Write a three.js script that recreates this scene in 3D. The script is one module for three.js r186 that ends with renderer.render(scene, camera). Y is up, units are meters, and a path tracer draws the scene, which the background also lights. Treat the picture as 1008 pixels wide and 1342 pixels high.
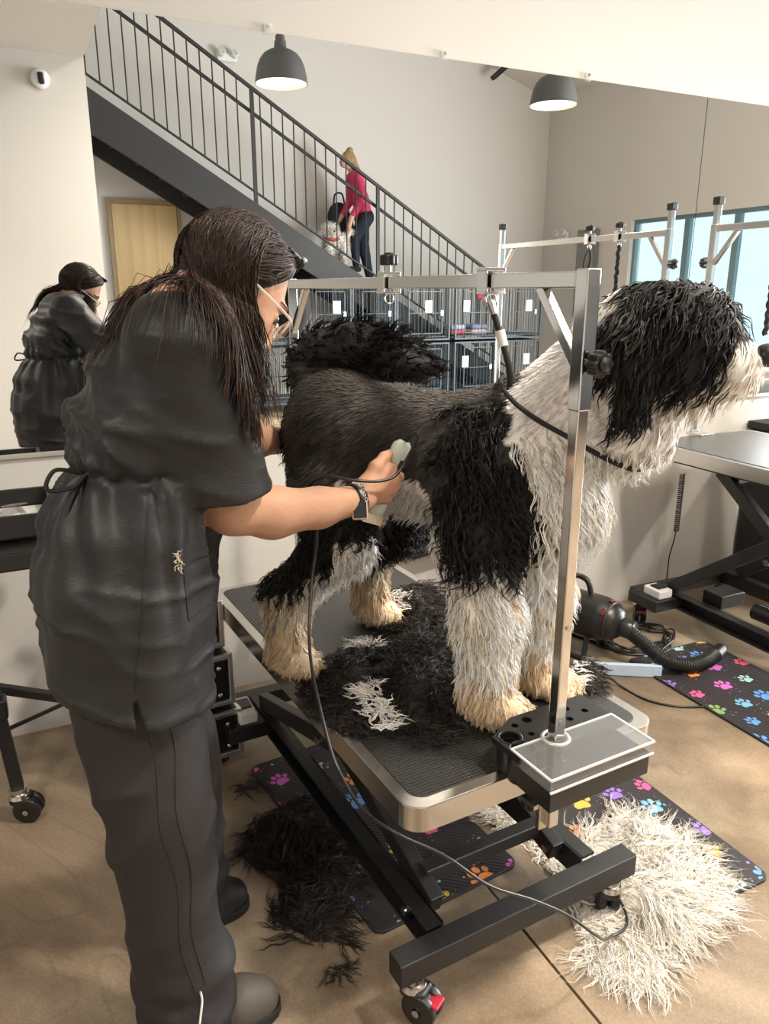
import * as THREE from 'three';
import { RoundedBoxGeometry } from 'three/addons/geometries/RoundedBoxGeometry.js';
import { mergeGeometries } from 'three/addons/utils/BufferGeometryUtils.js';
import { RectAreaLightUniformsLib } from 'three/addons/lights/RectAreaLightUniformsLib.js';

// ---------------------------------------------------------------- camera, sky, light, exposure
// x runs along the mirror wall, y is up, z is the distance from the mirror wall (the wall is z = 0)
const W = 1008, H = 1342, FOCAL = 1000, PITCH = Math.atan(0.29), YAW = 25.94 * Math.PI / 180;
const EYE = new THREE.Vector3(0, 1.45, 2.59);
const scene = new THREE.Scene();
const camera = new THREE.PerspectiveCamera(2 * Math.atan(H / 2 / FOCAL) * 180 / Math.PI, W / H, 0.05, 60);
camera.position.copy(EYE);
camera.rotation.order = 'YXZ';
camera.rotation.set(-PITCH, -YAW, 0);
const renderer = new THREE.WebGLRenderer({ antialias: true });
renderer.shadowMap.enabled = true;
renderer.toneMapping = THREE.LinearToneMapping;
renderer.toneMappingExposure = 0.90;
RectAreaLightUniformsLib.init();

const SKY = new THREE.Color().setRGB(0.80, 0.95, 1.0);
scene.background = SKY;
scene.backgroundIntensity = 1.6;

function daylight(x, y, z, w, h, lookX, lookY, lookZ, power, color) {          // daylight that comes in through one window opening
  const l = new THREE.RectAreaLight(color, power, w, h);
  l.position.set(x, y, z); l.lookAt(lookX, lookY, lookZ); l.name = 'daylight_through_window'; scene.add(l); return l;
}
const DAY = new THREE.Color().setRGB(0.97, 0.99, 1.0);
daylight(8.04, 1.6, 1.95, 2.6, 2.7, 0, 1.6, 1.95, 38, DAY);                       // the tall glazed door beside the window, out of the picture

// ---------------------------------------------------------------- helpers
const V = (x, y, z) => new THREE.Vector3(x, y, z);
function mulberry(a) { return () => { a |= 0; a = a + 0x6D2B79F5 | 0; let t = Math.imul(a ^ a >>> 15, 1 | a); t = t + Math.imul(t ^ t >>> 7, 61 | t) ^ t; return ((t ^ t >>> 14) >>> 0) / 4294967296; }; }
const rng = mulberry(20240611);
const rnd = (a, b) => a + (b - a) * rng();
const clamp = (x, a, b) => Math.min(b, Math.max(a, x));
const lerp = (a, b, t) => a + (b - a) * t;
const sstep = (a, b, x) => { const t = clamp((x - a) / (b - a), 0, 1); return t * t * (3 - 2 * t); };
// a pixel of the photograph gives a direction; the plane it meets gives the point
const camF = V(Math.sin(YAW) * Math.cos(PITCH), -Math.sin(PITCH), -Math.cos(YAW) * Math.cos(PITCH));
const camR = V(Math.cos(YAW), 0, Math.sin(YAW));
const camU = V().crossVectors(camR, camF);
function ray(px, py) { return camF.clone().addScaledVector(camR, (px - 504) / FOCAL).addScaledVector(camU, (671 - py) / FOCAL); }
function onAxis(px, py, k, value) { const d = ray(px, py); return EYE.clone().addScaledVector(d, (value - EYE[k]) / d[k]); }
const onY = (px, py, y) => onAxis(px, py, 'y', y), onZ = (px, py, z) => onAxis(px, py, 'z', z), onX = (px, py, x) => onAxis(px, py, 'x', x);
// hash noise
function hash3(x, y, z) { let h = Math.imul(x | 0, 374761393) ^ Math.imul(y | 0, 668265263) ^ Math.imul(z | 0, 2147483647 ^ 0x5bd1e995); h = Math.imul(h ^ h >>> 13, 1274126177); return ((h ^ h >>> 16) >>> 0) / 4294967296; }
function noise3(x, y, z) {
  const xi = Math.floor(x), yi = Math.floor(y), zi = Math.floor(z), f = (t) => t * t * (3 - 2 * t);
  const u = f(x - xi), v = f(y - yi), w = f(z - zi);
  const c = (a, b, d) => hash3(xi + a, yi + b, zi + d);
  return lerp(lerp(lerp(c(0, 0, 0), c(1, 0, 0), u), lerp(c(0, 1, 0), c(1, 1, 0), u), v), lerp(lerp(c(0, 0, 1), c(1, 0, 1), u), lerp(c(0, 1, 1), c(1, 1, 1), u), v), w) * 2 - 1;
}
function fbm(x, y, z, o = 4) { let s = 0, a = 0.5; for (let i = 0; i < o; i++) { s += a * noise3(x, y, z); x *= 2.03; y *= 2.03; z *= 2.03; a *= 0.5; } return s; }

// names: a repeat takes a three-digit number
const taken = new Map();
function numbered(name) { const n = taken.get(name) || 0; taken.set(name, n + 1); return n ? name + '_' + String(n).padStart(3, '0') : name; }
function shade(o) { o.traverse((m) => { if (m.isMesh) { m.castShadow = true; m.receiveShadow = true; } }); return o; }
function clean(g) {
  if (g.index) g = g.toNonIndexed();
  for (const k of Object.keys(g.attributes)) if (!['position', 'normal', 'uv'].includes(k)) g.deleteAttribute(k);
  if (!g.attributes.normal) g.computeVertexNormals();
  if (!g.attributes.uv) g.setAttribute('uv', new THREE.BufferAttribute(new Float32Array(g.attributes.position.count * 2), 2));
  return g;
}
const joined = (list) => list.length === 1 ? list[0] : mergeGeometries(list.map(clean));
function obj(name, geos, mat, parent) {
  const m = new THREE.Mesh(Array.isArray(geos) ? joined(geos) : geos, mat);
  m.castShadow = m.receiveShadow = true;
  if (parent) { m.name = name; parent.add(m); } else { m.name = numbered(name); scene.add(m); }
  return m;
}
function tag(o, label, category, group) { o.userData.label = label; o.userData.category = category; if (group) o.userData.group = group; return o; }
function thing(name, label, category, pos = [0, 0, 0], turn = 0, group) {
  const g = new THREE.Group(); g.name = numbered(name); g.position.set(...pos); g.rotation.y = turn; scene.add(g);
  return tag(g, label, category, group);
}
function struct(name, geos, mat, parent) { const m = obj(name, geos, mat, parent); if (!parent) m.userData.kind = 'structure'; return m; }
function dup(root, pos, turn, label, group) {
  const r = root.clone(); r.name = numbered(root.userData.base || root.name); r.userData = { ...root.userData }; scene.add(r);
  r.position.set(...pos); if (turn !== undefined) r.rotation.y = turn; if (label) r.userData.label = label; if (group) r.userData.group = group; return r;
}
// geometry
function uvBox(w, h, d, x = 0, y = 0, z = 0) {                     // a box with uv in metres
  const g = new THREE.BoxGeometry(w, h, d), p = g.attributes.position, n = g.attributes.normal, uv = g.attributes.uv;
  g.translate(x, y, z);
  for (let i = 0; i < p.count; i++) {
    const ax = Math.abs(n.getX(i)), ay = Math.abs(n.getY(i));
    uv.setXY(i, ax > 0.5 ? p.getZ(i) : p.getX(i), ay > 0.5 ? p.getZ(i) : p.getY(i));
  }
  return g;
}
const box = (w, h, d, x = 0, y = 0, z = 0) => uvBox(w, h, d, x, y, z);
function rbox(w, h, d, x = 0, y = 0, z = 0, r = 0.004, s = 1) { const g = new RoundedBoxGeometry(w, h, d, s, Math.min(r, w / 2.01, h / 2.01, d / 2.01)); g.translate(x, y, z); return g; }
function span(x0, x1, y0, y1, z0, z1) { return uvBox(x1 - x0, y1 - y0, z1 - z0, (x0 + x1) / 2, (y0 + y1) / 2, (z0 + z1) / 2); }
function alignY(g, a, b) {
  const d = b.clone().sub(a), q = new THREE.Quaternion().setFromUnitVectors(V(0, 1, 0), d.clone().normalize());
  g.applyQuaternion(q); g.translate((a.x + b.x) / 2, (a.y + b.y) / 2, (a.z + b.z) / 2); return g;
}
function cyl(a, b, r, r2 = r, n = 14, open = false) { return alignY(new THREE.CylinderGeometry(r2, r, a.distanceTo(b), n, 1, open), a, b); }
function beam(a, b, w, t, r = 0.003) {                              // a squared bar between two points; w is across (level), t in the upright plane
  const d = b.clone().sub(a), L = d.length(), y = d.normalize();
  const x = V(0, 1, 0).cross(y); if (x.length() < 1e-3) x.set(1, 0, 0); x.normalize();
  const z = x.clone().cross(y);
  const g = rbox(w, L, t, 0, 0, 0, r);
  g.applyMatrix4(new THREE.Matrix4().makeBasis(x, y, z).setPosition((a.x + b.x) / 2, (a.y + b.y) / 2, (a.z + b.z) / 2)); return g;
}
function tube(pts, r, n = 40, sides = 8, closed = false) { return new THREE.TubeGeometry(new THREE.CatmullRomCurve3(pts, closed, 'centripetal'), n, r, sides, closed); }
function lathe(profile, n = 32) { return new THREE.LatheGeometry(profile.map(([r, y]) => new THREE.Vector2(r, y)), n); }
function at(g, x, y, z) { g.translate(x, y, z); return g; }
function rot(g, x, y, z) { if (x) g.rotateX(x); if (y) g.rotateY(y); if (z) g.rotateZ(z); return g; }
function roundRect(w, h, r) {
  const s = new THREE.Shape(), x = -w / 2, y = -h / 2;
  s.moveTo(x + r, y); s.lineTo(x + w - r, y); s.absarc(x + w - r, y + r, r, -Math.PI / 2, 0); s.lineTo(x + w, y + h - r); s.absarc(x + w - r, y + h - r, r, 0, Math.PI / 2);
  s.lineTo(x + r, y + h); s.absarc(x + r, y + h - r, r, Math.PI / 2, Math.PI); s.lineTo(x, y + r); s.absarc(x + r, y + r, r, Math.PI, Math.PI * 1.5); return s;
}
function plate(shape, t, bevel = 0.002, seg = 6) {                   // an outline in x and z, t thick, its top at y = 0
  const g = new THREE.ExtrudeGeometry(shape, { depth: t - 2 * bevel, bevelEnabled: bevel > 0, bevelThickness: bevel, bevelSize: bevel, bevelOffset: -bevel, bevelSegments: 2, curveSegments: seg });
  g.rotateX(-Math.PI / 2); g.translate(0, -t + bevel, 0); return g;
}
// textures
function dataTex(n, f, srgb = false, m = n) {
  const a = new Uint8Array(n * m * 4);
  for (let y = 0; y < m; y++) for (let x = 0; x < n; x++) { const c = f(x / n, y / m), i = (y * n + x) * 4; a[i] = clamp(c[0], 0, 1) * 255; a[i + 1] = clamp(c[1], 0, 1) * 255; a[i + 2] = clamp(c[2], 0, 1) * 255; a[i + 3] = 255; }
  const t = new THREE.DataTexture(a, n, m, THREE.RGBAFormat); t.wrapS = t.wrapT = THREE.RepeatWrapping; t.magFilter = THREE.LinearFilter; t.minFilter = THREE.LinearFilter;
  if (srgb) t.colorSpace = THREE.SRGBColorSpace; t.needsUpdate = true; return t;
}
function tileNoise(u, v, k, seed, o = 4) {                            // noise that repeats over u, v in 0..1
  const a = u * 2 * Math.PI, b = v * 2 * Math.PI, r = k / (2 * Math.PI);
  return fbm(Math.cos(a) * r + seed, Math.sin(a) * r + Math.cos(b) * r * 0.7 + seed * 0.37, Math.sin(b) * r + seed * 1.7, o);
}
function rep(t, x, y = x) { const c = t.clone(); c.repeat.set(x, y); c.needsUpdate = true; return c; }
const lin = (r, g, b) => new THREE.Color().setRGB(r, g, b);
function mat(color, rough = 0.6, metal = 0, extra = {}) { return new THREE.MeshStandardMaterial({ color, roughness: rough, metalness: metal, ...extra }); }
function phys(color, rough, extra) { return new THREE.MeshPhysicalMaterial({ color, roughness: rough, ...extra }); }

// ---------------------------------------------------------------- materials
const fineNoise = dataTex(256, (u, v) => { const n = 0.5 + 0.5 * tileNoise(u, v, 26, 3.1, 3); return [n, n, n]; });
const brushTex = dataTex(256, (u, v) => { const n = 0.5 + 0.5 * tileNoise(u * 0.999, v, 30, 8.1, 2); const s = hash3(0, Math.floor(v * 256), 7); const k = 0.35 + 0.3 * s + 0.15 * n; return [k, k, k]; });
const M = {};
M.wall = mat(lin(0.59, 0.565, 0.53), 0.75, 0, { bumpMap: rep(fineNoise, 5), bumpScale: 0.00015 });
M.wallBack = M.wall;
M.ceiling = M.wall;
M.blackSteel = mat(lin(0.012, 0.012, 0.013), 0.42, 0, { bumpMap: rep(fineNoise, 14), bumpScale: 0.0003 });
M.blackPlastic = mat(lin(0.012, 0.012, 0.012), 0.35);
M.blackMatte = mat(lin(0.014, 0.014, 0.014), 0.8);
M.rubber = mat(lin(0.018, 0.018, 0.018), 0.6);
M.steel = mat(lin(0.58, 0.56, 0.53), 0.24, 1);
M.chrome = mat(lin(0.72, 0.71, 0.70), 0.12, 1);
M.aluminium = mat(lin(0.66, 0.66, 0.67), 0.35, 1);
M.white = mat(lin(0.75, 0.75, 0.73), 0.5);
M.stairSteel = mat(lin(0.020, 0.020, 0.020), 0.55, 0, { bumpMap: rep(fineNoise, 3), bumpScale: 0.0006 });
M.kennel = mat(lin(0.035, 0.052, 0.066), 0.45, 0);
M.glass = phys(lin(1, 1, 1), 0.05, { transmission: 1, thickness: 0, ior: 1.45 });

// ---------------------------------------------------------------- the room
const floorTex = dataTex(768, (u, v) => {
  const a = tileNoise(u, v, 7, 2.3, 3), b = tileNoise(u, v, 22, 9.7, 4), c = hash3(u * 768, v * 768, 5) - 0.5;
  let k = 0.5 + 0.42 * a + 0.42 * b + 0.22 * c;
  const pale = sstep(0.25, 0.55, tileNoise(u, v, 12, 31.7, 3) + 0.3 * b);
  k += 0.10 * pale;
  const vein = Math.abs(tileNoise(u, v, 9, 17.9, 3)); if (vein < 0.012) k -= 0.10;
  const warm = 0.5 + 0.5 * tileNoise(u, v, 5, 41.3, 2);
  return [0.475 + 0.32 * (k - 0.4) + 0.035 * warm, 0.430 + 0.30 * (k - 0.4), 0.368 + 0.27 * (k - 0.4) - 0.02 * warm];
}, true);
const floorRough = dataTex(256, (u, v) => { const n = 0.42 + 0.22 * tileNoise(u, v, 14, 6.6, 3); return [n, n, n]; });
M.floor = mat(0xffffff, 1, 0, { map: rep(floorTex, 0.42), roughnessMap: rep(floorRough, 0.5), bumpMap: rep(floorTex, 0.42), bumpScale: 0.0015 });
{
  const X0 = -3, X1 = 8.1, Z1 = 8.16;
  const fl = new THREE.Group(); fl.name = 'floor'; fl.userData = { kind: 'structure', label: 'polished tan concrete floor with a sawn joint' }; scene.add(fl);
  obj('subfloor', span(X0 - 0.2, X1 + 0.2, -0.2, -0.012, -0.2, Z1 + 0.2), mat(lin(0.06, 0.05, 0.045), 0.9), fl);
  const J = 0.0035, xs = [X0, 0.932, 4.6, X1], zs = [0, 2.9, 5.6, Z1];                    // slabs parted by sawn joints
  for (let i = 0; i < 3; i++) for (let k = 0; k < 3; k++)
    obj('concrete_slab', span(xs[i] + (i ? J : 0), xs[i + 1] - (i < 2 ? J : 0), -0.012, 0, zs[k] + (k ? J : 0), zs[k + 1] - (k < 2 ? J : 0)), M.floor, fl);
  // the mirror wall, the partition behind the photographer, the tall back room
  struct('wall_mirror', span(X0 - 0.2, X1 + 0.2, 0, 7.2, -0.2, 0), M.wall);
  struct('wall_left', span(X0 - 0.2, X0, 0, 7.2, 0, 3.66), M.wall);
  struct('wall_partition', span(X0 - 0.2, 0.725, 0, 7.2, 3.66, Z1), M.wall);
  struct('ceiling', span(X0, 0.725, 3.0, 7.2, 0, 3.66), M.ceiling);
  struct('wall_back', span(0.725, X1 + 0.2, 0, 7.2, Z1, Z1 + 0.2), M.wallBack);
  const wr = new THREE.Group(); wr.name = 'wall_right'; wr.userData = { kind: 'structure' }; scene.add(wr);
  const holes = [[0.6, 3.3, 0.06, 3.0], [3.66, 6.16, 0.58, 2.40]];                      // z from, z to, y from, y to
  const faces = []; let zz = 0;
  for (const [a, b, c, d] of holes) { faces.push(span(X1, X1 + 0.2, 0, 7.2, zz, a), span(X1, X1 + 0.2, 0, c, a, b), span(X1, X1 + 0.2, d, 7.2, a, b)); zz = b; }
  faces.push(span(X1, X1 + 0.2, 0, 7.2, zz, Z1));
  obj('wall_face', faces, M.wallBack, wr);
  // sloping roof of the tall room
  const slope = Math.atan(0.3), L = 8.2;
  const roof = uvBox(L / Math.cos(slope), 0.15, Z1 + 0.4); roof.rotateZ(-slope); roof.translate(X1 + 0.2 - L / 2, 4.3 + 0.3 * (L / 2 - 0.2) + 0.075 / Math.cos(slope), Z1 / 2);
  struct('ceiling_sloped', roof, M.ceiling);
  // glazing of the right wall: a window, and a glazed door that the mirror does not show from here
  const fm = mat(lin(0.16, 0.24, 0.27), 0.5, 0.3);
  const glass = phys(lin(0.90, 0.98, 1.0), 0.16, { transmission: 1, thickness: 0, ior: 1.4 });
  holes.forEach(([zA, zB, yA, yB], k) => {
    const win = new THREE.Group(); win.name = k ? 'window_1' : 'door_1'; win.userData = { kind: 'structure', label: k ? 'wide daylit window with grey frame in the far side wall' : 'tall glazed door in the far side wall' }; scene.add(win);
    const ws = k ? [zA, 4.42, 5.2, zB] : [zA, (zA + zB) / 2, zB];
    for (let i = 0; i + 1 < ws.length; i++) {
      const a = ws[i], b = ws[i + 1];
      obj('window_frame', [span(X1 + 0.06, X1 + 0.12, yA, yB, a, a + 0.045), span(X1 + 0.06, X1 + 0.12, yA, yB, b - 0.045, b), span(X1 + 0.06, X1 + 0.12, yA, yA + 0.05, a + 0.045, b - 0.045), span(X1 + 0.06, X1 + 0.12, yB - 0.05, yB, a + 0.045, b - 0.045)], fm, win);
      obj('pane', span(X1 + 0.088, X1 + 0.092, yA + 0.05, yB - 0.05, a + 0.045, b - 0.045), glass, win);
    }
    if (k) obj('window_sill', rbox(0.26, 0.04, zB - zA + 0.1, X1 + 0.03, yA - 0.02, (zA + zB) / 2), M.white, win);
  });
  // baseboard
  struct('baseboard_back', span(0.725, X1, 0, 0.09, Z1 - 0.014, Z1), M.white);
}
// ---------------------------------------------------------------- mirror on the wall, two sheets held by clear clips
{
  const mm = mat(lin(0.93, 0.945, 0.94), 0.0, 1), edge = mat(lin(0.05, 0.06, 0.06), 0.4);
  const y0 = 0.963, y1 = 2.223, xs = [-2.2, 2.7535, 7.7];
  for (let i = 0; i < 2; i++) {
    const a = xs[i] + (i ? 0.0015 : 0), b = xs[i + 1] - (i ? 0 : 0.0015);
    const t = thing('wall_mirror_sheet', i ? 'frameless wall mirror sheet over the raised grooming table, right of the seam' : 'long frameless wall mirror sheet behind the dog and groomer', 'mirror', [(a + b) / 2, y0, 0]);
    obj('backing', box(b - a, y1 - y0, 0.004, 0, (y1 - y0) / 2, 0.002), edge, t);
    obj('silvered_face', box(b - a - 0.001, y1 - y0 - 0.001, 0.002, 0, (y1 - y0) / 2, 0.0052), mm, t);
  }
  const rail = mat(lin(0.62, 0.58, 0.52), 0.4, 0.6);
  tag(obj('mirror_rail', box(9.9, 0.012, 0.014, 2.75, y0 - 0.006, 0.007), rail), 'thin metal rail along the bottom edge of the mirror', 'rail');
  const clear = phys(lin(0.95, 0.95, 0.95), 0.1, { transmission: 0.8, thickness: 0.0, ior: 1.45 });
  const clips = [0.224, 0.852, 1.486, 2.118, 3.39];
  const c0 = thing('mirror_clip', 'small clear plastic clip on the top edge of the mirror', 'clip', [clips[0], y1, 0], 0, 'clear mirror clips');
  c0.userData.base = 'mirror_clip';
  obj('clip_body', [rbox(0.026, 0.03, 0.008, 0, 0.008, 0.0085, 0.003, 2), rbox(0.026, 0.014, 0.012, 0, 0.016, 0.005, 0.003, 2)], clear, c0);
  obj('screw_head', cyl(V(0, 0.014, 0.012), V(0, 0.014, 0.0145), 0.005), M.chrome, c0);
  for (const x of clips.slice(1)) dup(c0, [x, y1, 0]);
}

// ---------------------------------------------------------------- what the mirror shows: pendants, stair, kennels, door
const WARM = lin(1.0, 0.90, 0.76);
{
  const shadeMat = mat(lin(0.085, 0.085, 0.085), 0.5, 0.3), inner = mat(lin(0.85, 0.80, 0.70), 0.7);
  const glow = new THREE.MeshStandardMaterial({ color: lin(0.9, 0.85, 0.7), emissive: lin(1.0, 0.86, 0.55), emissiveIntensity: 1.5, roughness: 0.6 });
  const out = [[0.020, 0.42], [0.026, 0.42], [0.030, 0.40], [0.030, 0.375], [0.040, 0.37], [0.042, 0.335], [0.050, 0.33], [0.053, 0.285], [0.060, 0.27], [0.10, 0.258], [0.145, 0.232], [0.18, 0.19], [0.205, 0.13], [0.222, 0.05], [0.228, 0.0]];
  const inn = [[0.222, 0.0], [0.215, 0.05], [0.198, 0.125], [0.172, 0.185], [0.138, 0.222], [0.09, 0.248], [0.0, 0.252]];
  const gOut = lathe(out, 40), gIn = lathe(inn, 40), gDisc = lathe([[0, 0.010], [0.15, 0.012], [0.214, 0.016], [0.21, 0.022], [0.0, 0.026]], 36);
  const spots = [
    [2.43, 4.46, 'dark grey dome pendant lamp hanging beside the stair railing', 55], [5.05, 4.07, 'dark grey dome pendant lamp hanging near the far room corner', 55],
    [2.5, 1.75, 'dark grey dome pendant lamp hanging over the bay between the grooming tables', 16], [5.05, 1.6, 'dark grey dome pendant lamp hanging near the glazed door', 40], [-0.9, 2.2, 'dark grey dome pendant lamp hanging under the low ceiling', 14], [1.9, 2.35, 'dark grey dome pendant lamp hanging high above the low grooming table', 64]];
  for (const [x, z, label, power] of spots) {
    const low = x < 0, y = low ? 2.35 : x === 1.9 ? 3.7 : 3.17, top = low ? 3.0 : 4.3 + 0.3 * (8.1 - x);
    const p = thing('pendant_lamp', label, 'lamp', [x, y, z], 0, 'dome pendant lamps');
    obj('lamp_shade', gOut, shadeMat, p); obj('shade_lining', gIn, inner, p); obj('lamp_diffuser', gDisc, glow, p);
    obj('cord', cyl(V(0, 0.42, 0), V(0, top - y, 0), 0.006, 0.006, 6), M.blackPlastic, p);
    const s = new THREE.SpotLight(WARM, power, 0, 1.35, 0.6, 2); s.position.set(x, y - 0.01, z); s.target.position.set(x, 0, z); s.shadow.radius = 8; s.name = 'pendant_light'; scene.add(s, s.target);
  }
}
// ---- stair: stringers, treads, railing
const stairY = (x) => 3.68 - 0.595 * (x - 1.165);           // height of the lower rail
{
  const t = thing('staircase', 'black steel staircase with vertical bar railing rising along the back wall', 'stairs', [0, 0, 0]);
  const zn = 7.12, zf = 8.08, xa = 0.74, xb = 7.1, slopeV = V(1, -0.595, 0).normalize();
  const line = (dy, z, x0, x1, w, h) => beam(V(x0, stairY(x0) + dy, z), V(x1, stairY(x1) + dy, z), w, h);
  const stringer = (z) => { const s = new THREE.Shape(); s.moveTo(xa, stairY(xa) - 0.13); s.lineTo(7.12, stairY(7.12) - 0.13); s.lineTo(7.12, 0); s.lineTo(6.55, 0); s.lineTo(xa, stairY(xa) - 0.60); s.closePath();
    return at(new THREE.ExtrudeGeometry(s, { depth: 0.05, bevelEnabled: false }), 0, 0, z - 0.025); };
  obj('stringer', stringer(zn), M.stairSteel, t); obj('stringer', stringer(zf), M.stairSteel, t);
  const tread = box(0.30, 0.04, zf - zn - 0.05), riser = box(0.012, 0.17, zf - zn - 0.05), tm = mat(lin(0.05, 0.05, 0.05), 0.6);
  for (let x = 1.0; x < 7.0; x += 0.286) { const y = stairY(x) - 0.30; if (y < 0.05) break;
    const a = obj('tread', tread, tm, t); a.position.set(x, y, (zn + zf) / 2); const r = obj('riser', riser, M.stairSteel, t); r.position.set(x - 0.14, y + 0.1, (zn + zf) / 2); }
  obj('lower_rail', line(0, zn, xa, 6.85, 0.04, 0.02), M.stairSteel, t);
  obj('top_rail', line(1.14, zn, xa, 6.6, 0.05, 0.035), M.stairSteel, t);
  obj('handrail', line(0.90, zn + 0.07, xa, 6.55, 0.035, 0.035), M.stairSteel, t);
  const bal = cyl(V(0, 0, 0), V(0, 1.13, 0), 0.0085, 0.0085, 6);
  const posts = [2.97, 4.62, 6.5];
  let k = 0;
  for (let x = 0.86; x < 6.5; x += 0.138) { if (posts.some((p) => Math.abs(p - x) < 0.05)) continue; const b = obj('baluster', bal, M.stairSteel, t); b.position.set(x, stairY(x), zn); k++; }
  for (const x of posts) { obj('railing_post', box(0.045, 1.28, 0.03, x, stairY(x) + 0.5, zn), M.stairSteel, t); obj('bracket', cyl(V(x, stairY(x) + 0.88, zn), V(x, stairY(x) + 0.88, zn + 0.07), 0.008), M.stairSteel, t); }
}
// ---- kennel cages in two rows under the stair
{
  const cols = [[2.06, 2.67], [2.68, 3.30], [3.31, 3.92], [3.93, 4.54], [4.55, 5.34], [5.42, 6.11], [6.12, 6.83]], rows = [[0.10, 0.79], [0.82, 1.52]];
  const z1 = 6.41, dpt = 0.58, paper = mat(lin(0.80, 0.83, 0.84), 0.7), paperBlue = mat(lin(0.55, 0.72, 0.78), 0.7), tray = mat(lin(0.03, 0.035, 0.04), 0.5);
  cols.forEach(([a, b], ci) => rows.forEach(([c, d], ri) => {
    const w = b - a, h = d - c, cx = (a + b) / 2;
    const pos = ['beside the wooden door', 'next column from the wooden door', 'third column from the wooden door', 'fourth column from the wooden door', 'fifth column from the wooden door', 'second column from the room corner', 'nearest the room corner'][ci];
    const t = thing('kennel_cage', `dark wire kennel cage in the ${ri ? 'upper' : 'lower'} row, ${pos}`, 'cage', [cx, c, z1], 0, 'stacked kennel cages');
    const s = 0.022, e = [];
    for (const x of [-w / 2 + s / 2, w / 2 - s / 2]) for (const z of [s / 2, dpt - s / 2]) e.push(box(s, h, s, x, h / 2, z));
    for (const y of [s / 2, h - s / 2]) { for (const z of [s / 2, dpt - s / 2]) e.push(box(w - 2 * s, s, s, 0, y, z)); for (const x of [-w / 2 + s / 2, w / 2 - s / 2]) e.push(box(s, s, dpt - 2 * s, x, y, dpt / 2)); }
    obj('frame', e, M.kennel, t);
    obj('floor_tray', box(w - 2 * s, 0.02, dpt - 2 * s, 0, 0.045, dpt / 2), tray, t);
    const n = Math.round(w / 0.052), bar = cyl(V(0, s, 0), V(0, h - s, 0), 0.0045, 0.0045, 5);
    for (let i = 1; i < n; i++) obj('bar', bar, M.kennel, t).position.set(-w / 2 + w * i / n, 0, 0.012);
    const back = [];
    for (let i = 1; i < n; i++) back.push(cyl(V(-w / 2 + w * i / n, s, dpt - 0.012), V(-w / 2 + w * i / n, h - s, dpt - 0.012), 0.0045, 0.0045, 4), cyl(V(-w / 2 + w * i / n, h - 0.012, s), V(-w / 2 + w * i / n, h - 0.012, dpt - s), 0.0045, 0.0045, 4));
    for (let i = 1; i < 10; i++) for (const x of [-1, 1]) back.push(cyl(V(x * (w / 2 - 0.011), s, dpt * i / 10), V(x * (w / 2 - 0.011), h - s, dpt * i / 10), 0.0045, 0.0045, 4));
    obj('side_and_back_bars', back, M.kennel, t);
    const dr = obj('cage_door', [box(w * 0.62, 0.014, 0.012, 0.02, 0.09, -0.004), box(w * 0.62, 0.014, 0.012, 0.02, h - 0.08, -0.004), box(0.014, h - 0.16, 0.012, 0.02 - w * 0.31, h / 2, -0.004), box(0.014, h - 0.16, 0.012, 0.02 + w * 0.31, h / 2, -0.004), box(w * 0.62, 0.01, 0.01, 0.02, h * 0.5, -0.004)], M.kennel, t);
    obj('latch', rbox(0.04, 0.07, 0.02, 0.02 + w * 0.30, h * 0.5, -0.014), M.steel, dr);
    if ((ci + ri) % 3 !== 1 || ci > 4) {
      const cx2 = [0.08, -0.12, 0.10, -0.17, 0.06, -0.18, 0.12][ci];
      tag(obj('cage_card', box(0.10, 0.15, 0.003, a + w / 2 + cx2, c + h * 0.62, z1 - 0.014), (ci + ri) % 2 ? paper : paperBlue), `paper record card clipped to the ${ri ? 'upper' : 'lower'} kennel cage, ${pos}`, 'card', 'kennel record cards');
    }
  }));
  // folded blankets in an upper cage
  const cl = [lin(0.45, 0.08, 0.12), lin(0.35, 0.42, 0.55), lin(0.60, 0.45, 0.48), lin(0.20, 0.25, 0.38)], nm = ['red', 'pale blue', 'pink', 'navy'];
  for (let i = 0; i < 4; i++) tag(obj('folded_blanket', rbox(0.24, 0.065, 0.32, i < 2 ? 5.56 : 5.9, 0.908 + (i % 2) * 0.066, 6.7, 0.03, 3), mat(cl[i], 0.95)), `${nm[i]} folded blanket inside an upper kennel cage`, 'blanket', 'blankets in the kennel');
  tag(obj('red_leash', [tube([V(5.75, 1.50, 6.39), V(5.73, 1.42, 6.38), V(5.77, 1.34, 6.38), V(5.75, 1.50, 6.385)], 0.012, 20, 6), tube([V(5.79, 1.50, 6.39), V(5.82, 1.40, 6.38), V(5.80, 1.33, 6.38)], 0.014, 16, 6)], mat(lin(0.35, 0.02, 0.05), 0.8)), 'dark red leash hanging on the upper kennel cage front', 'leash');
}
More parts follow.
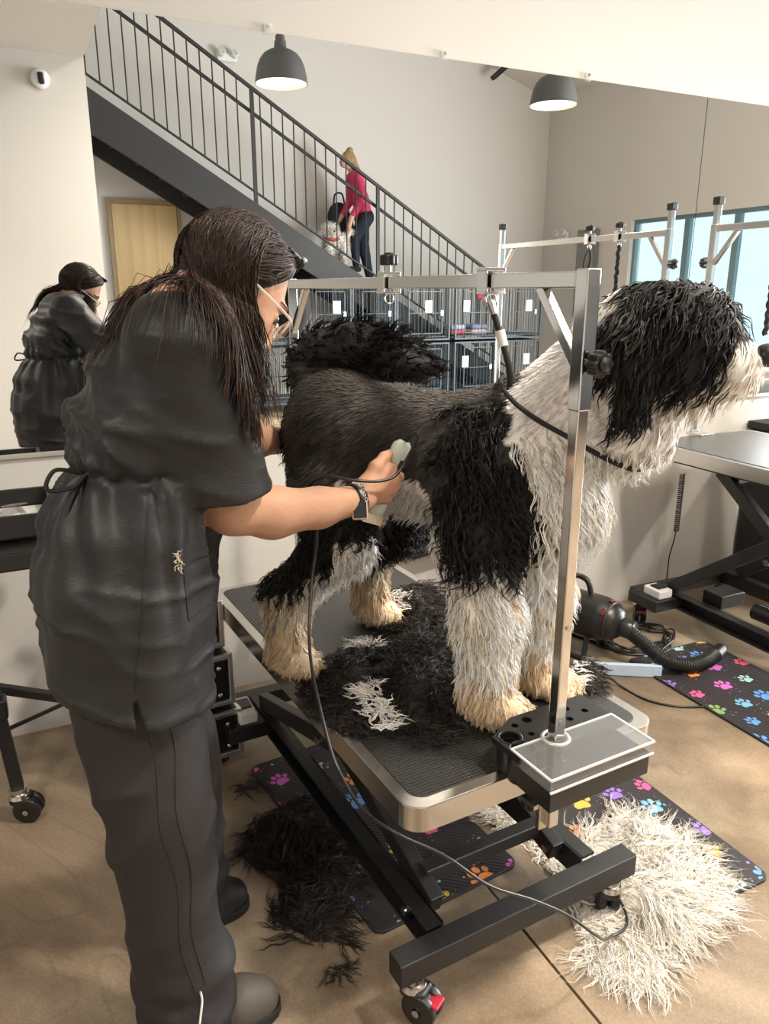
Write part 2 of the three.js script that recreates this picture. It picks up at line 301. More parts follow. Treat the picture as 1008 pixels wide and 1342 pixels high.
// ---- wooden door under the stair
{
  const dp = onZ(0, 0, 0);
  const t = new THREE.Group(); t.name = 'door_2'; t.userData = { kind: 'structure', label: 'pale birch wood door in the back wall' }; scene.add(t);
  const wood = dataTex(256, (u, v) => { const n = tileNoise(u, v * 0.15, 10, 4.4, 4), r = Math.sin((u * 30 + n * 7)) * 0.5 + 0.5; const k = 0.9 + 0.07 * n + 0.05 * r; return [0.80 * k, 0.68 * k, 0.49 * k]; }, true);
  obj('door_leaf', box(0.80, 2.50, 0.045, 1.80, 1.25, 8.13), mat(0xffffff, 0.5, 0, { map: rep(wood, 1, 0.4) }), t);
  obj('door_frame', [span(1.345, 1.395, 0, 2.56, 8.10, 8.16), span(2.205, 2.255, 0, 2.56, 8.10, 8.16), span(1.395, 2.205, 2.505, 2.56, 8.10, 8.16)], mat(lin(0.28, 0.20, 0.11), 0.6), t);
  obj('door_handle', [cyl(V(2.12, 1.0, 8.11), V(2.12, 1.0, 8.05), 0.012), beam(V(2.12, 1.0, 8.05), V(2.0, 1.0, 8.05), 0.018, 0.018)], M.steel, t);
}
// ---- fittings on the walls
{
  const em = (label, x, y, z, ry) => {
    const t = thing('emergency_light', label, 'light', [x, y, z], ry, 'twin head emergency lights');
    obj('housing', rbox(0.26, 0.10, 0.06, 0, 0, 0.03, 0.02, 2), M.white, t);
    for (const s of [-1, 1]) { const h = obj('lamp_head', at(rot(lathe([[0, -0.03], [0.035, -0.03], [0.05, 0.02], [0.05, 0.045], [0.04, 0.045], [0, 0.04]], 20), 1.25, 0, 0), s * 0.085, 0.03, 0.08), M.white, t);
      obj('lens', at(rot(lathe([[0, 0.042], [0.038, 0.047]], 18), 1.25, 0, 0), s * 0.085, 0.03, 0.08), mat(lin(0.5, 0.5, 0.5), 0.2), h); }
    return t;
  };
  em('white twin head emergency light on the wall behind the stair', 2.98, 4.30, 8.16, Math.PI);
  em('white twin head emergency light on the far side wall', 8.1, 2.28, 7.62, -Math.PI / 2);
  const c = thing('security_camera', 'round white security camera with black lens on the partition wall', 'camera', [0.43, 2.83, 3.66]);
  obj('housing', at(rot(lathe([[0, 0], [0.062, 0], [0.062, 0.02], [0.05, 0.035], [0.0, 0.04]], 28), -Math.PI / 2, 0, 0), 0, 0, 0), M.white, c);
  obj('lens_cover', at(rot(new RoundedBoxGeometry(0.04, 0.075, 0.03, 3, 0.014), 0, 0, 0.1), 0.005, 0, -0.04), M.blackPlastic, c);
  const p = thing('electrical_panel', 'grey flat electrical panel on the far side wall', 'panel', [8.094, 1.05, 7.0]);
  obj('box', rbox(0.07, 1.28, 0.42, -0.035, 0.64, 0), mat(lin(0.20, 0.20, 0.19), 0.5, 0.3), p); obj('panel_door', rbox(0.012, 1.2, 0.36, -0.076, 0.64, 0), mat(lin(0.24, 0.24, 0.225), 0.5, 0.3), p); obj('knob', cyl(V(-0.08, 0.66, 0.14), V(-0.1, 0.66, 0.14), 0.012), M.blackPlastic, p);
  tag(obj('ceiling_bracket', beam(V(7.1, 4.62, 7.9), V(6.85, 4.42, 7.9), 0.10, 0.06), M.stairSteel), 'short dark steel bracket under the sloped ceiling', 'bracket');
  tag(obj('ceiling_beam', beam(V(8.0, 4.25, 6.2), V(5.6, 4.97, 6.2), 0.14, 0.10), M.wallBack), 'pale painted beam under the sloped ceiling', 'beam');
}

// ---------------------------------------------------------------- grooming tables
const ribTex = dataTex(64, (u, v) => { const a = Math.sin(u * Math.PI * 2 * 4) * 0.5 + 0.5, b = Math.sin(v * Math.PI * 2 * 4) * 0.5 + 0.5, k = Math.pow(a * b, 0.6); return [k, k, k]; });
M.tableMat = mat(lin(0.020, 0.020, 0.019), 0.5, 0, { bumpMap: rep(ribTex, 30), bumpScale: 0.0012 });
M.tableMatShiny = mat(lin(0.040, 0.038, 0.036), 0.24, 0, { bumpMap: rep(ribTex, 30), bumpScale: 0.0005 });
const knobGeo = (() => { const s = new THREE.Shape(), n = 8; for (let i = 0; i <= 64; i++) { const a = i / 64 * Math.PI * 2, r = 0.0175 + 0.0022 * Math.cos(a * n); i ? s.lineTo(Math.cos(a) * r, Math.sin(a) * r) : s.moveTo(Math.cos(a) * r, Math.sin(a) * r); }
  const g = new THREE.ExtrudeGeometry(s, { depth: 0.016, bevelEnabled: true, bevelThickness: 0.004, bevelSize: 0.003, bevelSegments: 2 }); return joined([clean(g), clean(at(rot(lathe([[0, 0], [0.012, 0], [0.012, -0.004], [0.0, -0.006]], 20), -Math.PI / 2, 0, 0), 0, 0, 0.02))]); })();
function caster(parent, x, z, steer, red) {
  const g = new THREE.Group(); g.name = 'caster'; g.position.set(x, 0, z); g.rotation.y = steer; parent.add(g);
  const r = 0.038;
  obj('swivel_plate', [cyl(V(0, 0.086, 0), V(0, 0.106, 0), 0.022, 0.026, 18), cyl(V(0, 0.076, 0), V(0, 0.086, 0), 0.03, 0.026, 18)], M.steel, g);
  for (const s of [-1, 1]) obj('wheel', rot(at(lathe([[0.010, -0.011], [0.026, -0.011], [r - 0.003, -0.010], [r, -0.006], [r, 0.006], [r - 0.003, 0.010], [0.026, 0.011], [0.010, 0.011]], 28), 0, 0, 0), 0, 0, Math.PI / 2).translate(s * 0.016, r, 0.022), M.blackPlastic, g);
  obj('fork', [rot(new THREE.CylinderGeometry(0.03, 0.03, 0.012, 20, 1, false, 0, Math.PI), 0, 0, Math.PI / 2).translate(0, r + 0.004, 0.02), rbox(0.05, 0.03, 0.06, 0, 0.068, 0.006, 0.012, 2)], M.blackPlastic, g);
  obj('axle_cap', cyl(V(-0.031, r, 0.022), V(0.031, r, 0.022), 0.008, 0.008, 12), M.steel, g);
  if (red) obj('brake_tab', rbox(0.034, 0.008, 0.03, 0, 0.060, 0.05, 0.003), mat(lin(0.55, 0.03, 0.06), 0.4), g);
  return g;
}
function groomingTable(name, label, pos, turn, top, rise, matMaterial) {
  const t = thing(name, label, 'table', pos, turn);
  const HW = 0.32, HL = 0.62, rim = 0.030;
  const ring = roundRect(HW * 2, HL * 2, 0.045); ring.holes.push(roundRect(HW * 2 - rim * 2, HL * 2 - rim * 2, 0.03));
  obj('steel_rim', at(plate(ring, 0.055, 0.0022, 8), 0, top, 0), M.steel, t);
  obj('underside_panel', at(plate(roundRect(HW * 2 - 0.02, HL * 2 - 0.02, 0.035), 0.02, 0.001), 0, top - 0.03, 0), M.blackMatte, t);
  obj('ribbed_rubber_mat', at(plate(roundRect(HW * 2 - rim * 2 + 0.006, HL * 2 - rim * 2 + 0.006, 0.032), 0.024, 0.002), 0, top + 0.002, 0), matMaterial, t);
  for (const s of [-1, 1]) {
    obj('foot_beam', rbox(0.65, 0.055, 0.05, 0, 0.134, s * 0.575, 0.003), M.blackSteel, t);
    const x = s * 0.215;
    obj('base_rail', [box(0.006, 0.062, 1.10, x - s * 0.02, 0.141, 0), box(0.04, 0.006, 1.10, x, 0.113, 0), box(0.04, 0.006, 1.10, x, 0.169, 0)], M.blackSteel, t);
    const yl = 0.155, yh = top - 0.085;
    obj('scissor_arm', beam(V(s * 0.172, yl, 0.49), V(s * 0.172, yh, -0.49 + rise), 0.035, 0.05), M.blackSteel, t);
    obj('scissor_arm', beam(V(s * 0.212, yl + 0.03, -0.47), V(s * 0.212, yh, 0.49 - rise), 0.032, 0.05), M.blackSteel, t);
    obj('pivot_bolt', cyl(V(s * 0.19, (yl + yh) / 2 + 0.008, 0.0), V(s * 0.236, (yl + yh) / 2 + 0.008, 0.0), 0.013, 0.013, 10), M.steel, t);
    obj('pivot_bolt', cyl(V(s * 0.15, yl, 0.47), V(s * 0.244, yl, 0.47), 0.010, 0.010, 10), M.steel, t);
    obj('top_rail', rbox(0.04, 0.035, 1.02, x, top - 0.068, 0), M.blackSteel, t);
  }
  obj('cross_tube', rbox(0.34, 0.035, 0.035, 0, yMid(top, 0.44, rise), 0.43), M.blackSteel, t);
  obj('cross_tube', rbox(0.34, 0.035, 0.035, 0, top - 0.105, -0.42 + rise), M.blackSteel, t);
  caster(t, -0.28, 0.575, 0.5, true); caster(t, 0.27, 0.575, 2.5, false); caster(t, -0.28, -0.575, -0.6, true); caster(t, 0.27, -0.575, -2.2, false);
  return t;
}
function yMid(top, z, rise) { const k = (0.49 - z) / (0.98 - rise); return lerp(0.155, top - 0.085, k) + 0.02; }

function groomingArm(label, pos, turn, top, barY, postTop, caps) {
  const t = thing('overhead_grooming_frame', label, 'frame', pos, turn);
  const zp = 0.642, w = 0.024;
  for (const s of [-1, 1]) {
    const z = s * zp;
    obj('post', rbox(w, postTop - (top - 0.13), w, 0, (postTop + top - 0.13) / 2, z, 0.003), M.chrome, t);
    const sl = obj('sleeve', [rbox(0.030, 0.235, 0.030, 0, barY - 0.10, z, 0.003), beam(V(0, barY - 0.14, z - s * 0.012), V(0, barY - 0.012, z - s * 0.115), 0.018, 0.018, 0.002)], M.chrome, t);
    obj('thumb_screw', cyl(V(0, barY - 0.135, z + s * 0.014), V(0, barY - 0.135, z + s * 0.036), 0.0055, 0.0055, 10), M.steel, sl);
    obj('knob', at(rot(knobGeo.clone(), 0, s > 0 ? 0 : Math.PI, 0), 0, barY - 0.135, z + s * 0.032), M.blackPlastic, sl);
    const cl = obj('table_clamp', [rbox(0.075, 0.012, 0.09, 0, top + 0.006, s * 0.60, 0.002), rbox(0.05, 0.16, 0.012, 0, top - 0.06, s * 0.632, 0.002), rbox(0.075, 0.012, 0.07, 0, top - 0.085, s * 0.60, 0.002)], M.steel, t);
    obj('clamp_knob', at(rot(knobGeo.clone(), Math.PI / 2, 0, 0), 0, top - 0.105, s * 0.585), M.blackPlastic, cl);
    if (caps) obj('end_cap', rbox(0.036, 0.034, 0.036, 0, postTop + 0.01, z, 0.006, 2), M.blackPlastic, t);
    for (let k = 0; k < 2; k++) obj('set_screw', cyl(V(0, top + 0.11 + k * 0.2, z + w / 2 - 0.001), V(0, top + 0.11 + k * 0.2, z + w / 2 + 0.003), 0.005, 0.005, 10), M.steel, t);
  }
  obj('crossbar', rbox(0.028, 0.028, zp * 2 - 0.028, 0, barY, 0, 0.003), M.chrome, t);
  return t;
}
const T1 = { x: 0.845, z: 0.91, turn: 0.055, top: 0.534 };
const onTable = (x, y, z) => { const c = Math.cos(T1.turn), s = Math.sin(T1.turn); return V(T1.x + x * c + z * s, y, T1.z - x * s + z * c); };
const table1 = groomingTable('grooming_table', 'low steel rimmed grooming table with black ribbed mat under the dog', [T1.x, 0, T1.z], T1.turn, T1.top, 0.03, M.tableMat);
{
  // rocker control on the far foot of the low table, with its housing
  obj('control_plate', rbox(0.16, 0.05, 0.17, -0.275, 0.135, -0.47, 0.004), M.blackSteel, table1);
  const c = obj('rocker_control', at(rot(rbox(0.058, 0.04, 0.10, 0, 0, 0, 0.008, 2), 0.12, 0, 0), -0.285, 0.178, -0.45), M.white, table1);
  obj('rocker_switch', at(rot(rbox(0.042, 0.012, 0.05, 0, 0, 0, 0.003), 0.12, 0, 0), -0.285, 0.198, -0.455), mat(lin(0.05, 0.02, 0.018), 0.3), c);
}
groomingArm('chrome square tube grooming arm with black knobs clamped over the dog', [T1.x, 0, T1.z], T1.turn, T1.top, 1.468, 1.485, false);
const T2 = { x: 2.73, z: 0.775, turn: -0.02, top: 0.83 };
const table2 = groomingTable('raised_grooming_table', 'raised grooming table with steel rim and glossy mat beside the black cabinet', [T2.x, 0, T2.z], T2.turn, T2.top, 0.18, M.tableMatShiny);
{
  obj('control_plate', rbox(0.16, 0.05, 0.17, -0.275, 0.135, -0.49, 0.004), M.blackSteel, table2);
  const c = obj('rocker_control', rbox(0.075, 0.04, 0.10, -0.285, 0.178, -0.47, 0.008, 2), M.white, table2);
  obj('rocker_switch', rbox(0.05, 0.012, 0.05, -0.285, 0.2, -0.47, 0.003), M.blackPlastic, c);
  const m = obj('lift_motor', [cyl(V(-0.12, 0.20, -0.10), V(-0.12, 0.205, 0.10), 0.036, 0.036, 20), rbox(0.06, 0.07, 0.08, -0.12, 0.21, 0.12, 0.01, 2)], M.blackPlastic, table2);
  obj('piston', cyl(V(-0.11, 0.21, 0.12), V(-0.09, 0.42, 0.27), 0.024, 0.024, 18), M.aluminium, m);
  obj('control_box', rbox(0.14, 0.06, 0.10, -0.10, 0.19, -0.28, 0.006, 2), M.blackPlastic, table2);
}
groomingArm('chrome grooming arm with black end caps clamped to the raised table', [T2.x, 0, T2.z], T2.turn, T2.top, 1.70, 1.80, true);

// clamps and nooses on the bars
function barClamp(label, p, knob = true) {
  const t = thing('noose_clamp', label, 'clamp', [p.x, p.y, p.z], T1.turn);
  obj('collar', [rbox(0.05, 0.008, 0.03, 0, 0.022, 0, 0.002), rbox(0.006, 0.05, 0.03, -0.021, 0, 0, 0.002), rbox(0.006, 0.05, 0.03, 0.021, 0, 0, 0.002), rbox(0.05, 0.006, 0.03, 0, -0.022, 0, 0.002)], M.chrome, t);
  if (knob) obj('screw', cyl(V(0, 0.022, 0), V(0, 0.05, 0), 0.006, 0.006, 10), M.steel, t);
  if (knob) obj('knob', at(rot(knobGeo.clone(), -Math.PI / 2, 0, 0), 0, 0.044, 0), M.blackPlastic, t);
  obj('eye_ring', at(rot(new THREE.TorusGeometry(0.012, 0.0025, 6, 18), 0, 0, 0), 0, -0.036, 0), M.chrome, t);
  return t;
}
barClamp('chrome noose clamp with black knob on the low arm crossbar', onTable(0, 1.468, -0.03));
barClamp('chrome noose clamp on the low arm crossbar above the dog shoulders', onTable(0, 1.468, 0.375), false);
barClamp('chrome noose clamp on the raised arm crossbar', V(T2.x - 0.0, 1.70, T2.z - 0.12));
barClamp('chrome noose clamp holding the long strap on the raised arm crossbar', V(T2.x + 0.005, 1.70, T2.z - 0.33));
{
  // tool caddy with a clear lidded box, fixed on the near post
  const t = thing('tool_caddy', 'black plastic tool caddy with round holes and clear lidded box on arm post', 'caddy', [T1.x, 0, T1.z], T1.turn);
  const s = new THREE.Shape(); s.moveTo(-0.105, -0.66); s.lineTo(-0.105, -0.575); s.lineTo(-0.03, -0.535); s.lineTo(0.165, -0.535); s.lineTo(0.165, -0.66); s.closePath();
  const holes = [[-0.075, -0.595, 0.021], [-0.078, -0.637, 0.023], [-0.03, -0.605, 0.008], [-0.005, -0.56, 0.012], [0.03, -0.60, 0.007], [0.052, -0.575, 0.010], [0.075, -0.60, 0.009], [0.095, -0.565, 0.010], [0.125, -0.59, 0.009], [-0.04, -0.565, 0.009], [0.0, -0.638, 0.021]];
  for (const [x, y, r] of holes) { const p = new THREE.Path(); p.absarc(x, y, r, 0, Math.PI * 2, true); s.holes.push(p); }
  obj('perforated_tray', at(plate(s, 0.014, 0.0015, 14), 0, 0.602, 0), M.blackPlastic, t);
  for (const [x, y, r] of holes.slice(0, 2)) obj('cup', at(lathe([[0, -0.062], [r, -0.062], [r + 0.001, 0], [r + 0.004, 0], [r + 0.004, -0.066], [0, -0.066]], 26), x, 0.603, -y), M.blackPlastic, t);
  obj('skirt', [box(0.003, 0.05, 0.09, 0.163, 0.565, 0.60), box(0.19, 0.05, 0.003, 0.07, 0.565, 0.537)], M.blackPlastic, t);
  const b = obj('box', [box(0.25, 0.004, 0.104, 0.028, 0.535, 0.690), box(0.25, 0.048, 0.003, 0.028, 0.558, 0.741), box(0.25, 0.048, 0.003, 0.028, 0.558, 0.640), box(0.003, 0.048, 0.104, -0.096, 0.558, 0.690), box(0.003, 0.048, 0.104, 0.152, 0.558, 0.690)], M.blackPlastic, t);
  const clear = phys(lin(0.86, 0.87, 0.88), 0.14, { transmission: 0.94, thickness: 0, ior: 1.45 });
  const lid = obj('clear_lid', [box(0.258, 0.003, 0.112, 0.028, 0.606, 0.690), box(0.258, 0.026, 0.003, 0.028, 0.593, 0.745), box(0.258, 0.026, 0.003, 0.028, 0.593, 0.635), box(0.003, 0.026, 0.112, -0.100, 0.593, 0.690), box(0.003, 0.026, 0.112, 0.156, 0.593, 0.690)], clear, t);
  obj('lid_rim', [box(0.262, 0.0035, 0.004, 0.028, 0.606, 0.747), box(0.262, 0.0035, 0.004, 0.028, 0.606, 0.633), box(0.004, 0.0035, 0.112, -0.102, 0.606, 0.690), box(0.004, 0.0035, 0.112, 0.158, 0.606, 0.690), box(0.262, 0.003, 0.004, 0.028, 0.580, 0.747)], phys(lin(0.9, 0.9, 0.92), 0.3, { transmission: 0.45, thickness: 0 }), lid);
  obj('post_collar', at(rot(new THREE.TorusGeometry(0.026, 0.004, 8, 26), Math.PI / 2, 0, 0), 0, 0.604, 0.642), mat(lin(0.7, 0.65, 0.6), 0.3, 0.5), t);
}

// ---------------------------------------------------------------- things on the floor: mats, dryer, case, stand
function pawMatTexture(seed, w, h, splat) {                          // the print of a mat: coloured paw marks on charcoal
  const c = document.createElement('canvas'), S = 900; c.width = Math.round(w * S); c.height = Math.round(h * S);
  const g = c.getContext('2d'), r = mulberry(seed);
  g.fillStyle = '#262225'; g.fillRect(0, 0, c.width, c.height);
  const cols = ['#e0568f', '#e98c45', '#e8c64a', '#7a9a5c', '#c45fb4', '#d94a58', '#6fa8c8', '#9fc4c4', '#c9a648', '#8a6cc0', '#5b8fd0'];
  const paw = (x, y, s, a, col) => {
    g.save(); g.translate(x, y); g.rotate(a); g.scale(s, s); g.fillStyle = col;
    g.beginPath(); g.moveTo(0, -0.28); g.bezierCurveTo(0.30, -0.30, 0.62, 0.18, 0.46, 0.40); g.bezierCurveTo(0.34, 0.58, 0.16, 0.44, 0, 0.46); g.bezierCurveTo(-0.16, 0.44, -0.34, 0.58, -0.46, 0.40); g.bezierCurveTo(-0.62, 0.18, -0.30, -0.30, 0, -0.28); g.fill();
    for (const [tx, ty, ta, tr] of [[-0.58, -0.22, -0.5, 0.17], [-0.22, -0.58, -0.15, 0.19], [0.22, -0.58, 0.15, 0.19], [0.58, -0.22, 0.5, 0.17]]) { g.save(); g.translate(tx, ty); g.rotate(ta); g.scale(1, 1.35); g.beginPath(); g.arc(0, 0, tr, 0, 7); g.fill(); g.restore(); }
    for (let i = 0; i < 9; i++) { const b = r() * 6.28, d = 0.75 + r() * 0.5; g.beginPath(); g.arc(Math.cos(b) * d, Math.sin(b) * d, 0.02 + r() * 0.045, 0, 7); g.fill(); }
    g.restore();
  };
  const step = 0.128 * S; let k = Math.floor(r() * 9);
  for (let j = -1; j * step * 0.86 < c.height + step; j++) for (let i = -1; i * step < c.width + step; i++) {
    const x = (i + (j & 1 ? 0.5 : 0) + (r() - 0.5) * 0.35) * step, y = (j + (r() - 0.5) * 0.35) * step * 0.86;
    paw(x, y, S * (0.036 + r() * 0.014), (r() - 0.5) * 1.1, cols[(k += 1 + Math.floor(r() * 4)) % cols.length]);
    if (r() < 0.35) { g.fillStyle = cols[(6 + Math.floor(r() * 5)) % cols.length]; for (let n = 0; n < 7; n++) { g.beginPath(); g.arc(x + (r() - 0.5) * step * 0.9, y + (r() - 0.5) * step * 0.9, S * (0.001 + r() * 0.004), 0, 7); g.fill(); } }
  }
  const t = new THREE.CanvasTexture(c); t.colorSpace = THREE.SRGBColorSpace; t.wrapS = t.wrapT = THREE.ClampToEdgeWrapping; return t;
}
const matRib = dataTex(64, (u, v) => { const k = 0.5 + 0.5 * Math.sin((u + v) * Math.PI * 8); return [k, k, k]; });
function pawMat(label, corner, u, v, w, h, seed, y) {                 // corner on the floor, unit directions of its two sides
  const t = thing('paw_print_mat', label, 'mat', [0, 0, 0], 0, 'paw print floor mats');
  const s = roundRect(w, h, 0.03), m = new THREE.Matrix4().makeBasis(V(u[0], 0, u[1]), V(0, 1, 0), V(v[0], 0, v[1])).setPosition(corner[0] + u[0] * w / 2 + v[0] * h / 2, y, corner[1] + u[1] * w / 2 + v[1] * h / 2);
  const base = plate(s, 0.009, 0.002, 6); base.applyMatrix4(m);
  const mats = mat(lin(0.02, 0.02, 0.02), 0.7); obj('rubber_base', base, mats, t);
  const topG = new THREE.ShapeGeometry(roundRect(w - 0.012, h - 0.012, 0.026), 8), p = topG.attributes.position, uv = topG.attributes.uv;
  for (let i = 0; i < p.count; i++) uv.setXY(i, p.getX(i) / w + 0.5, p.getY(i) / h + 0.5);
  topG.rotateX(-Math.PI / 2); topG.translate(0, 0.0004, 0); topG.applyMatrix4(m);
  obj('printed_face', topG, mat(0xffffff, 0.62, 0, { map: pawMatTexture(seed, w, h), bumpMap: rep(matRib, w * 16, h * 16), bumpScale: 0.0008 }), t);
  return t;
}
// under the low table; beside the white fur; along the raised table
pawMat('charcoal mat with coloured paw prints lying under the low grooming table', [0.527, 0.53], [0.994, -0.107], [0.107, 0.994], 0.44, 0.77, 11, 0.0095);
pawMat('charcoal mat with coloured paw prints half covered by white fur', [1.15, 0.80], [1, 0], [0, 1], 0.45, 0.77, 23, 0.0095);
pawMat('charcoal mat with coloured paw prints lying before the raised grooming table', [2.115, 0.49], [1, 0.01], [-0.01, 1], 0.43, 0.77, 37, 0.0095);
{
  // high velocity dryer: drum body, motor end, corrugated hose, coiled cord
  const t = thing('pet_dryer', 'black floor pet dryer drum with ribbed hose beside the table', 'dryer', [2.02, 0, 0.30], 0.35);
  const R = 0.092, up = 0.165;
  obj('drum', at(rot(lathe([[0, -0.16], [R * 0.9, -0.16], [R, -0.145], [R, 0.10], [R * 0.97, 0.115], [R * 0.8, 0.16], [R * 0.55, 0.19], [0, 0.2]], 36), Math.PI / 2, 0, 0), 0, up, 0), M.blackPlastic, t);
  obj('red_band', at(rot(new THREE.TorusGeometry(R * 0.86, 0.006, 8, 36), 0, 0, 0), 0, up, 0.148), mat(lin(0.03, 0.012, 0.012), 0.4), t);
  for (const a of [0.6, 1.5, 2.4]) obj('red_mark', at(rot(rbox(0.03, 0.006, 0.014, 0, R * 0.93, 0.135, 0.002), 0, 0, a - 1.57), 0, up, 0), mat(lin(0.14, 0.012, 0.012), 0.4), t);
  obj('carry_handle', tube([V(0, up + R - 0.01, -0.09), V(0, up + R + 0.05, -0.07), V(0, up + R + 0.055, 0.02), V(0, up + R - 0.01, 0.05)], 0.012, 24, 8), M.blackPlastic, t);
  for (const s of [-1, 1]) obj('foot', [beam(V(s * 0.05, up - 0.07, 0.07), V(s * 0.09, 0.008, 0.08), 0.02, 0.02), beam(V(s * 0.05, up - 0.07, -0.10), V(s * 0.09, 0.008, -0.11), 0.02, 0.02), rbox(0.025, 0.016, 0.25, s * 0.09, 0.008, -0.015, 0.004)], M.blackPlastic, t);
  obj('outlet', at(rot(lathe([[0, -0.02], [0.04, -0.02], [0.038, 0.05], [0.0, 0.05]], 24), Math.PI / 2, 0, 0), 0.0, up - 0.01, 0.19), M.blackPlastic, t);
  const pts = [V(0, up - 0.012, 0.21), V(0.0, up - 0.05, 0.29), V(0.02, 0.065, 0.37), V(0.09, 0.04, 0.44), V(0.18, 0.04, 0.47), V(0.26, 0.035, 0.47)];
  const curve = new THREE.CatmullRomCurve3(pts), hoseG = new THREE.TubeGeometry(curve, 220, 0.028, 14), hp = hoseG.attributes.position, hn = hoseG.attributes.normal;
  for (let i = 0; i < hp.count; i++) { const k = Math.floor(i / 15), a = 0.0035 * Math.sin(k * 1.25); hp.setXYZ(i, hp.getX(i) + hn.getX(i) * a, hp.getY(i) + hn.getY(i) * a, hp.getZ(i) + hn.getZ(i) * a); }
  hoseG.computeVertexNormals(); obj('corrugated_hose', hoseG, M.blackPlastic, t);
  obj('hose_nozzle', cyl(V(0.26, 0.035, 0.47), V(0.33, 0.034, 0.468), 0.030, 0.026, 18), M.blackPlastic, t);
  const coil = []; const r2 = mulberry(5);
  for (let i = 0; i < 90; i++) { const a = i * 0.42, R2 = 0.10 + 0.05 * r2() + 0.02 * Math.sin(i * 0.3); coil.push(V(2.30 + Math.cos(a) * R2 * 1.25, 0.008 + 0.02 * r2() * (i / 90), 0.36 + Math.sin(a) * R2 * 0.9)); }
  coil.unshift(V(2.06, 0.09, 0.16), V(2.16, 0.03, 0.12), V(2.26, 0.006, 0.2));
  tag(obj('dryer_power_cable', tube(coil, 0.0045, 500, 6), M.blackPlastic), 'black dryer cord coiled on the floor beside the dryer', 'cord');
  tag(obj('plastic_box', rot(rbox(0.34, 0.05, 0.02, 0, 0, 0, 0.004), 0, -0.55, 0).translate(2.0, 0.026, 0.56), mat(lin(0.45, 0.56, 0.70), 0.5)), 'long pale blue plastic box on the floor under the dryer hose', 'box');
  tag(obj('floor_cable', tube([onY(795, 885, 0.03), onY(815, 900, 0.006), onY(850, 918, 0.005), onY(890, 926, 0.005), onY(926, 926, 0.005)], 0.004, 60, 6), M.blackPlastic), 'thin black cable with plug lying on the floor by the mat', 'cable');
}
{
  // black cabinet against the wall by the raised table
  const t = thing('black_cabinet', 'low black cabinet against the wall behind the raised table', 'cabinet', [3.72, 0, 0.24]);
  obj('carcass', rbox(0.9, 0.80, 0.44, 0, 0.40, 0, 0.004), M.blackMatte, t); obj('worktop', rbox(0.94, 0.035, 0.47, 0, 0.818, 0.005, 0.004), M.blackMatte, t);
  for (const s of [-1, 1]) { const d = obj('door', rbox(0.43, 0.74, 0.018, s * 0.22, 0.40, 0.23, 0.003), M.blackMatte, t); obj('handle', rbox(0.012, 0.12, 0.02, s * 0.03, 0.5, 0.245, 0.003), M.steel, d); }
  tag(obj('grey_canister', rbox(0.14, 0.17, 0.14, 3.50, 0.922, 0.2, 0.02, 3), mat(lin(0.16, 0.18, 0.16), 0.5)), 'grey green canister standing on the black cabinet', 'canister');
  const coil = []; for (let i = 0; i <= 150; i++) coil.push(V(2.80 + 0.011 * Math.cos(i * 1.25), 0.62 - i * 0.0019, 0.05 + 0.011 * Math.sin(i * 1.25)));
  coil.push(V(2.80, 0.30, 0.045), V(2.795, 0.2, 0.03), V(2.78, 0.08, 0.04), V(2.72, 0.012, 0.06));
  tag(obj('coiled_wall_cord', tube(coil, 0.003, 900, 5), M.blackPlastic), 'black coiled cord hanging down the wall under the raised table', 'cord');
}
{
  // black things on the wall beyond the low table
  const t = thing('wall_tool_holster', 'black plastic holster hanging on the wall beyond the low table', 'holster', [1.44, 0.50, 0.0]);
  obj('pocket', [at(rot(rbox(0.21, 0.13, 0.07, 0, 0, 0, 0.012, 2), 0, 0, 0.13), 0, 0, 0.045), rbox(0.12, 0.12, 0.03, 0.02, 0.09, 0.02, 0.01, 2)], M.blackPlastic, t);
  const d = thing('black_floor_tower', 'tall narrow black unit against the wall beyond the dog legs', 'unit', [1.72, 0, 0.13]);
  obj('body', rbox(0.30, 0.60, 0.22, 0, 0.30, 0, 0.01, 2), M.blackMatte, d); obj('grille', rbox(0.22, 0.1, 0.01, 0, 0.45, 0.112, 0.003), M.blackPlastic, d); obj('top_cap', rbox(0.26, 0.03, 0.19, 0, 0.61, 0, 0.012, 2), M.blackPlastic, d);
}
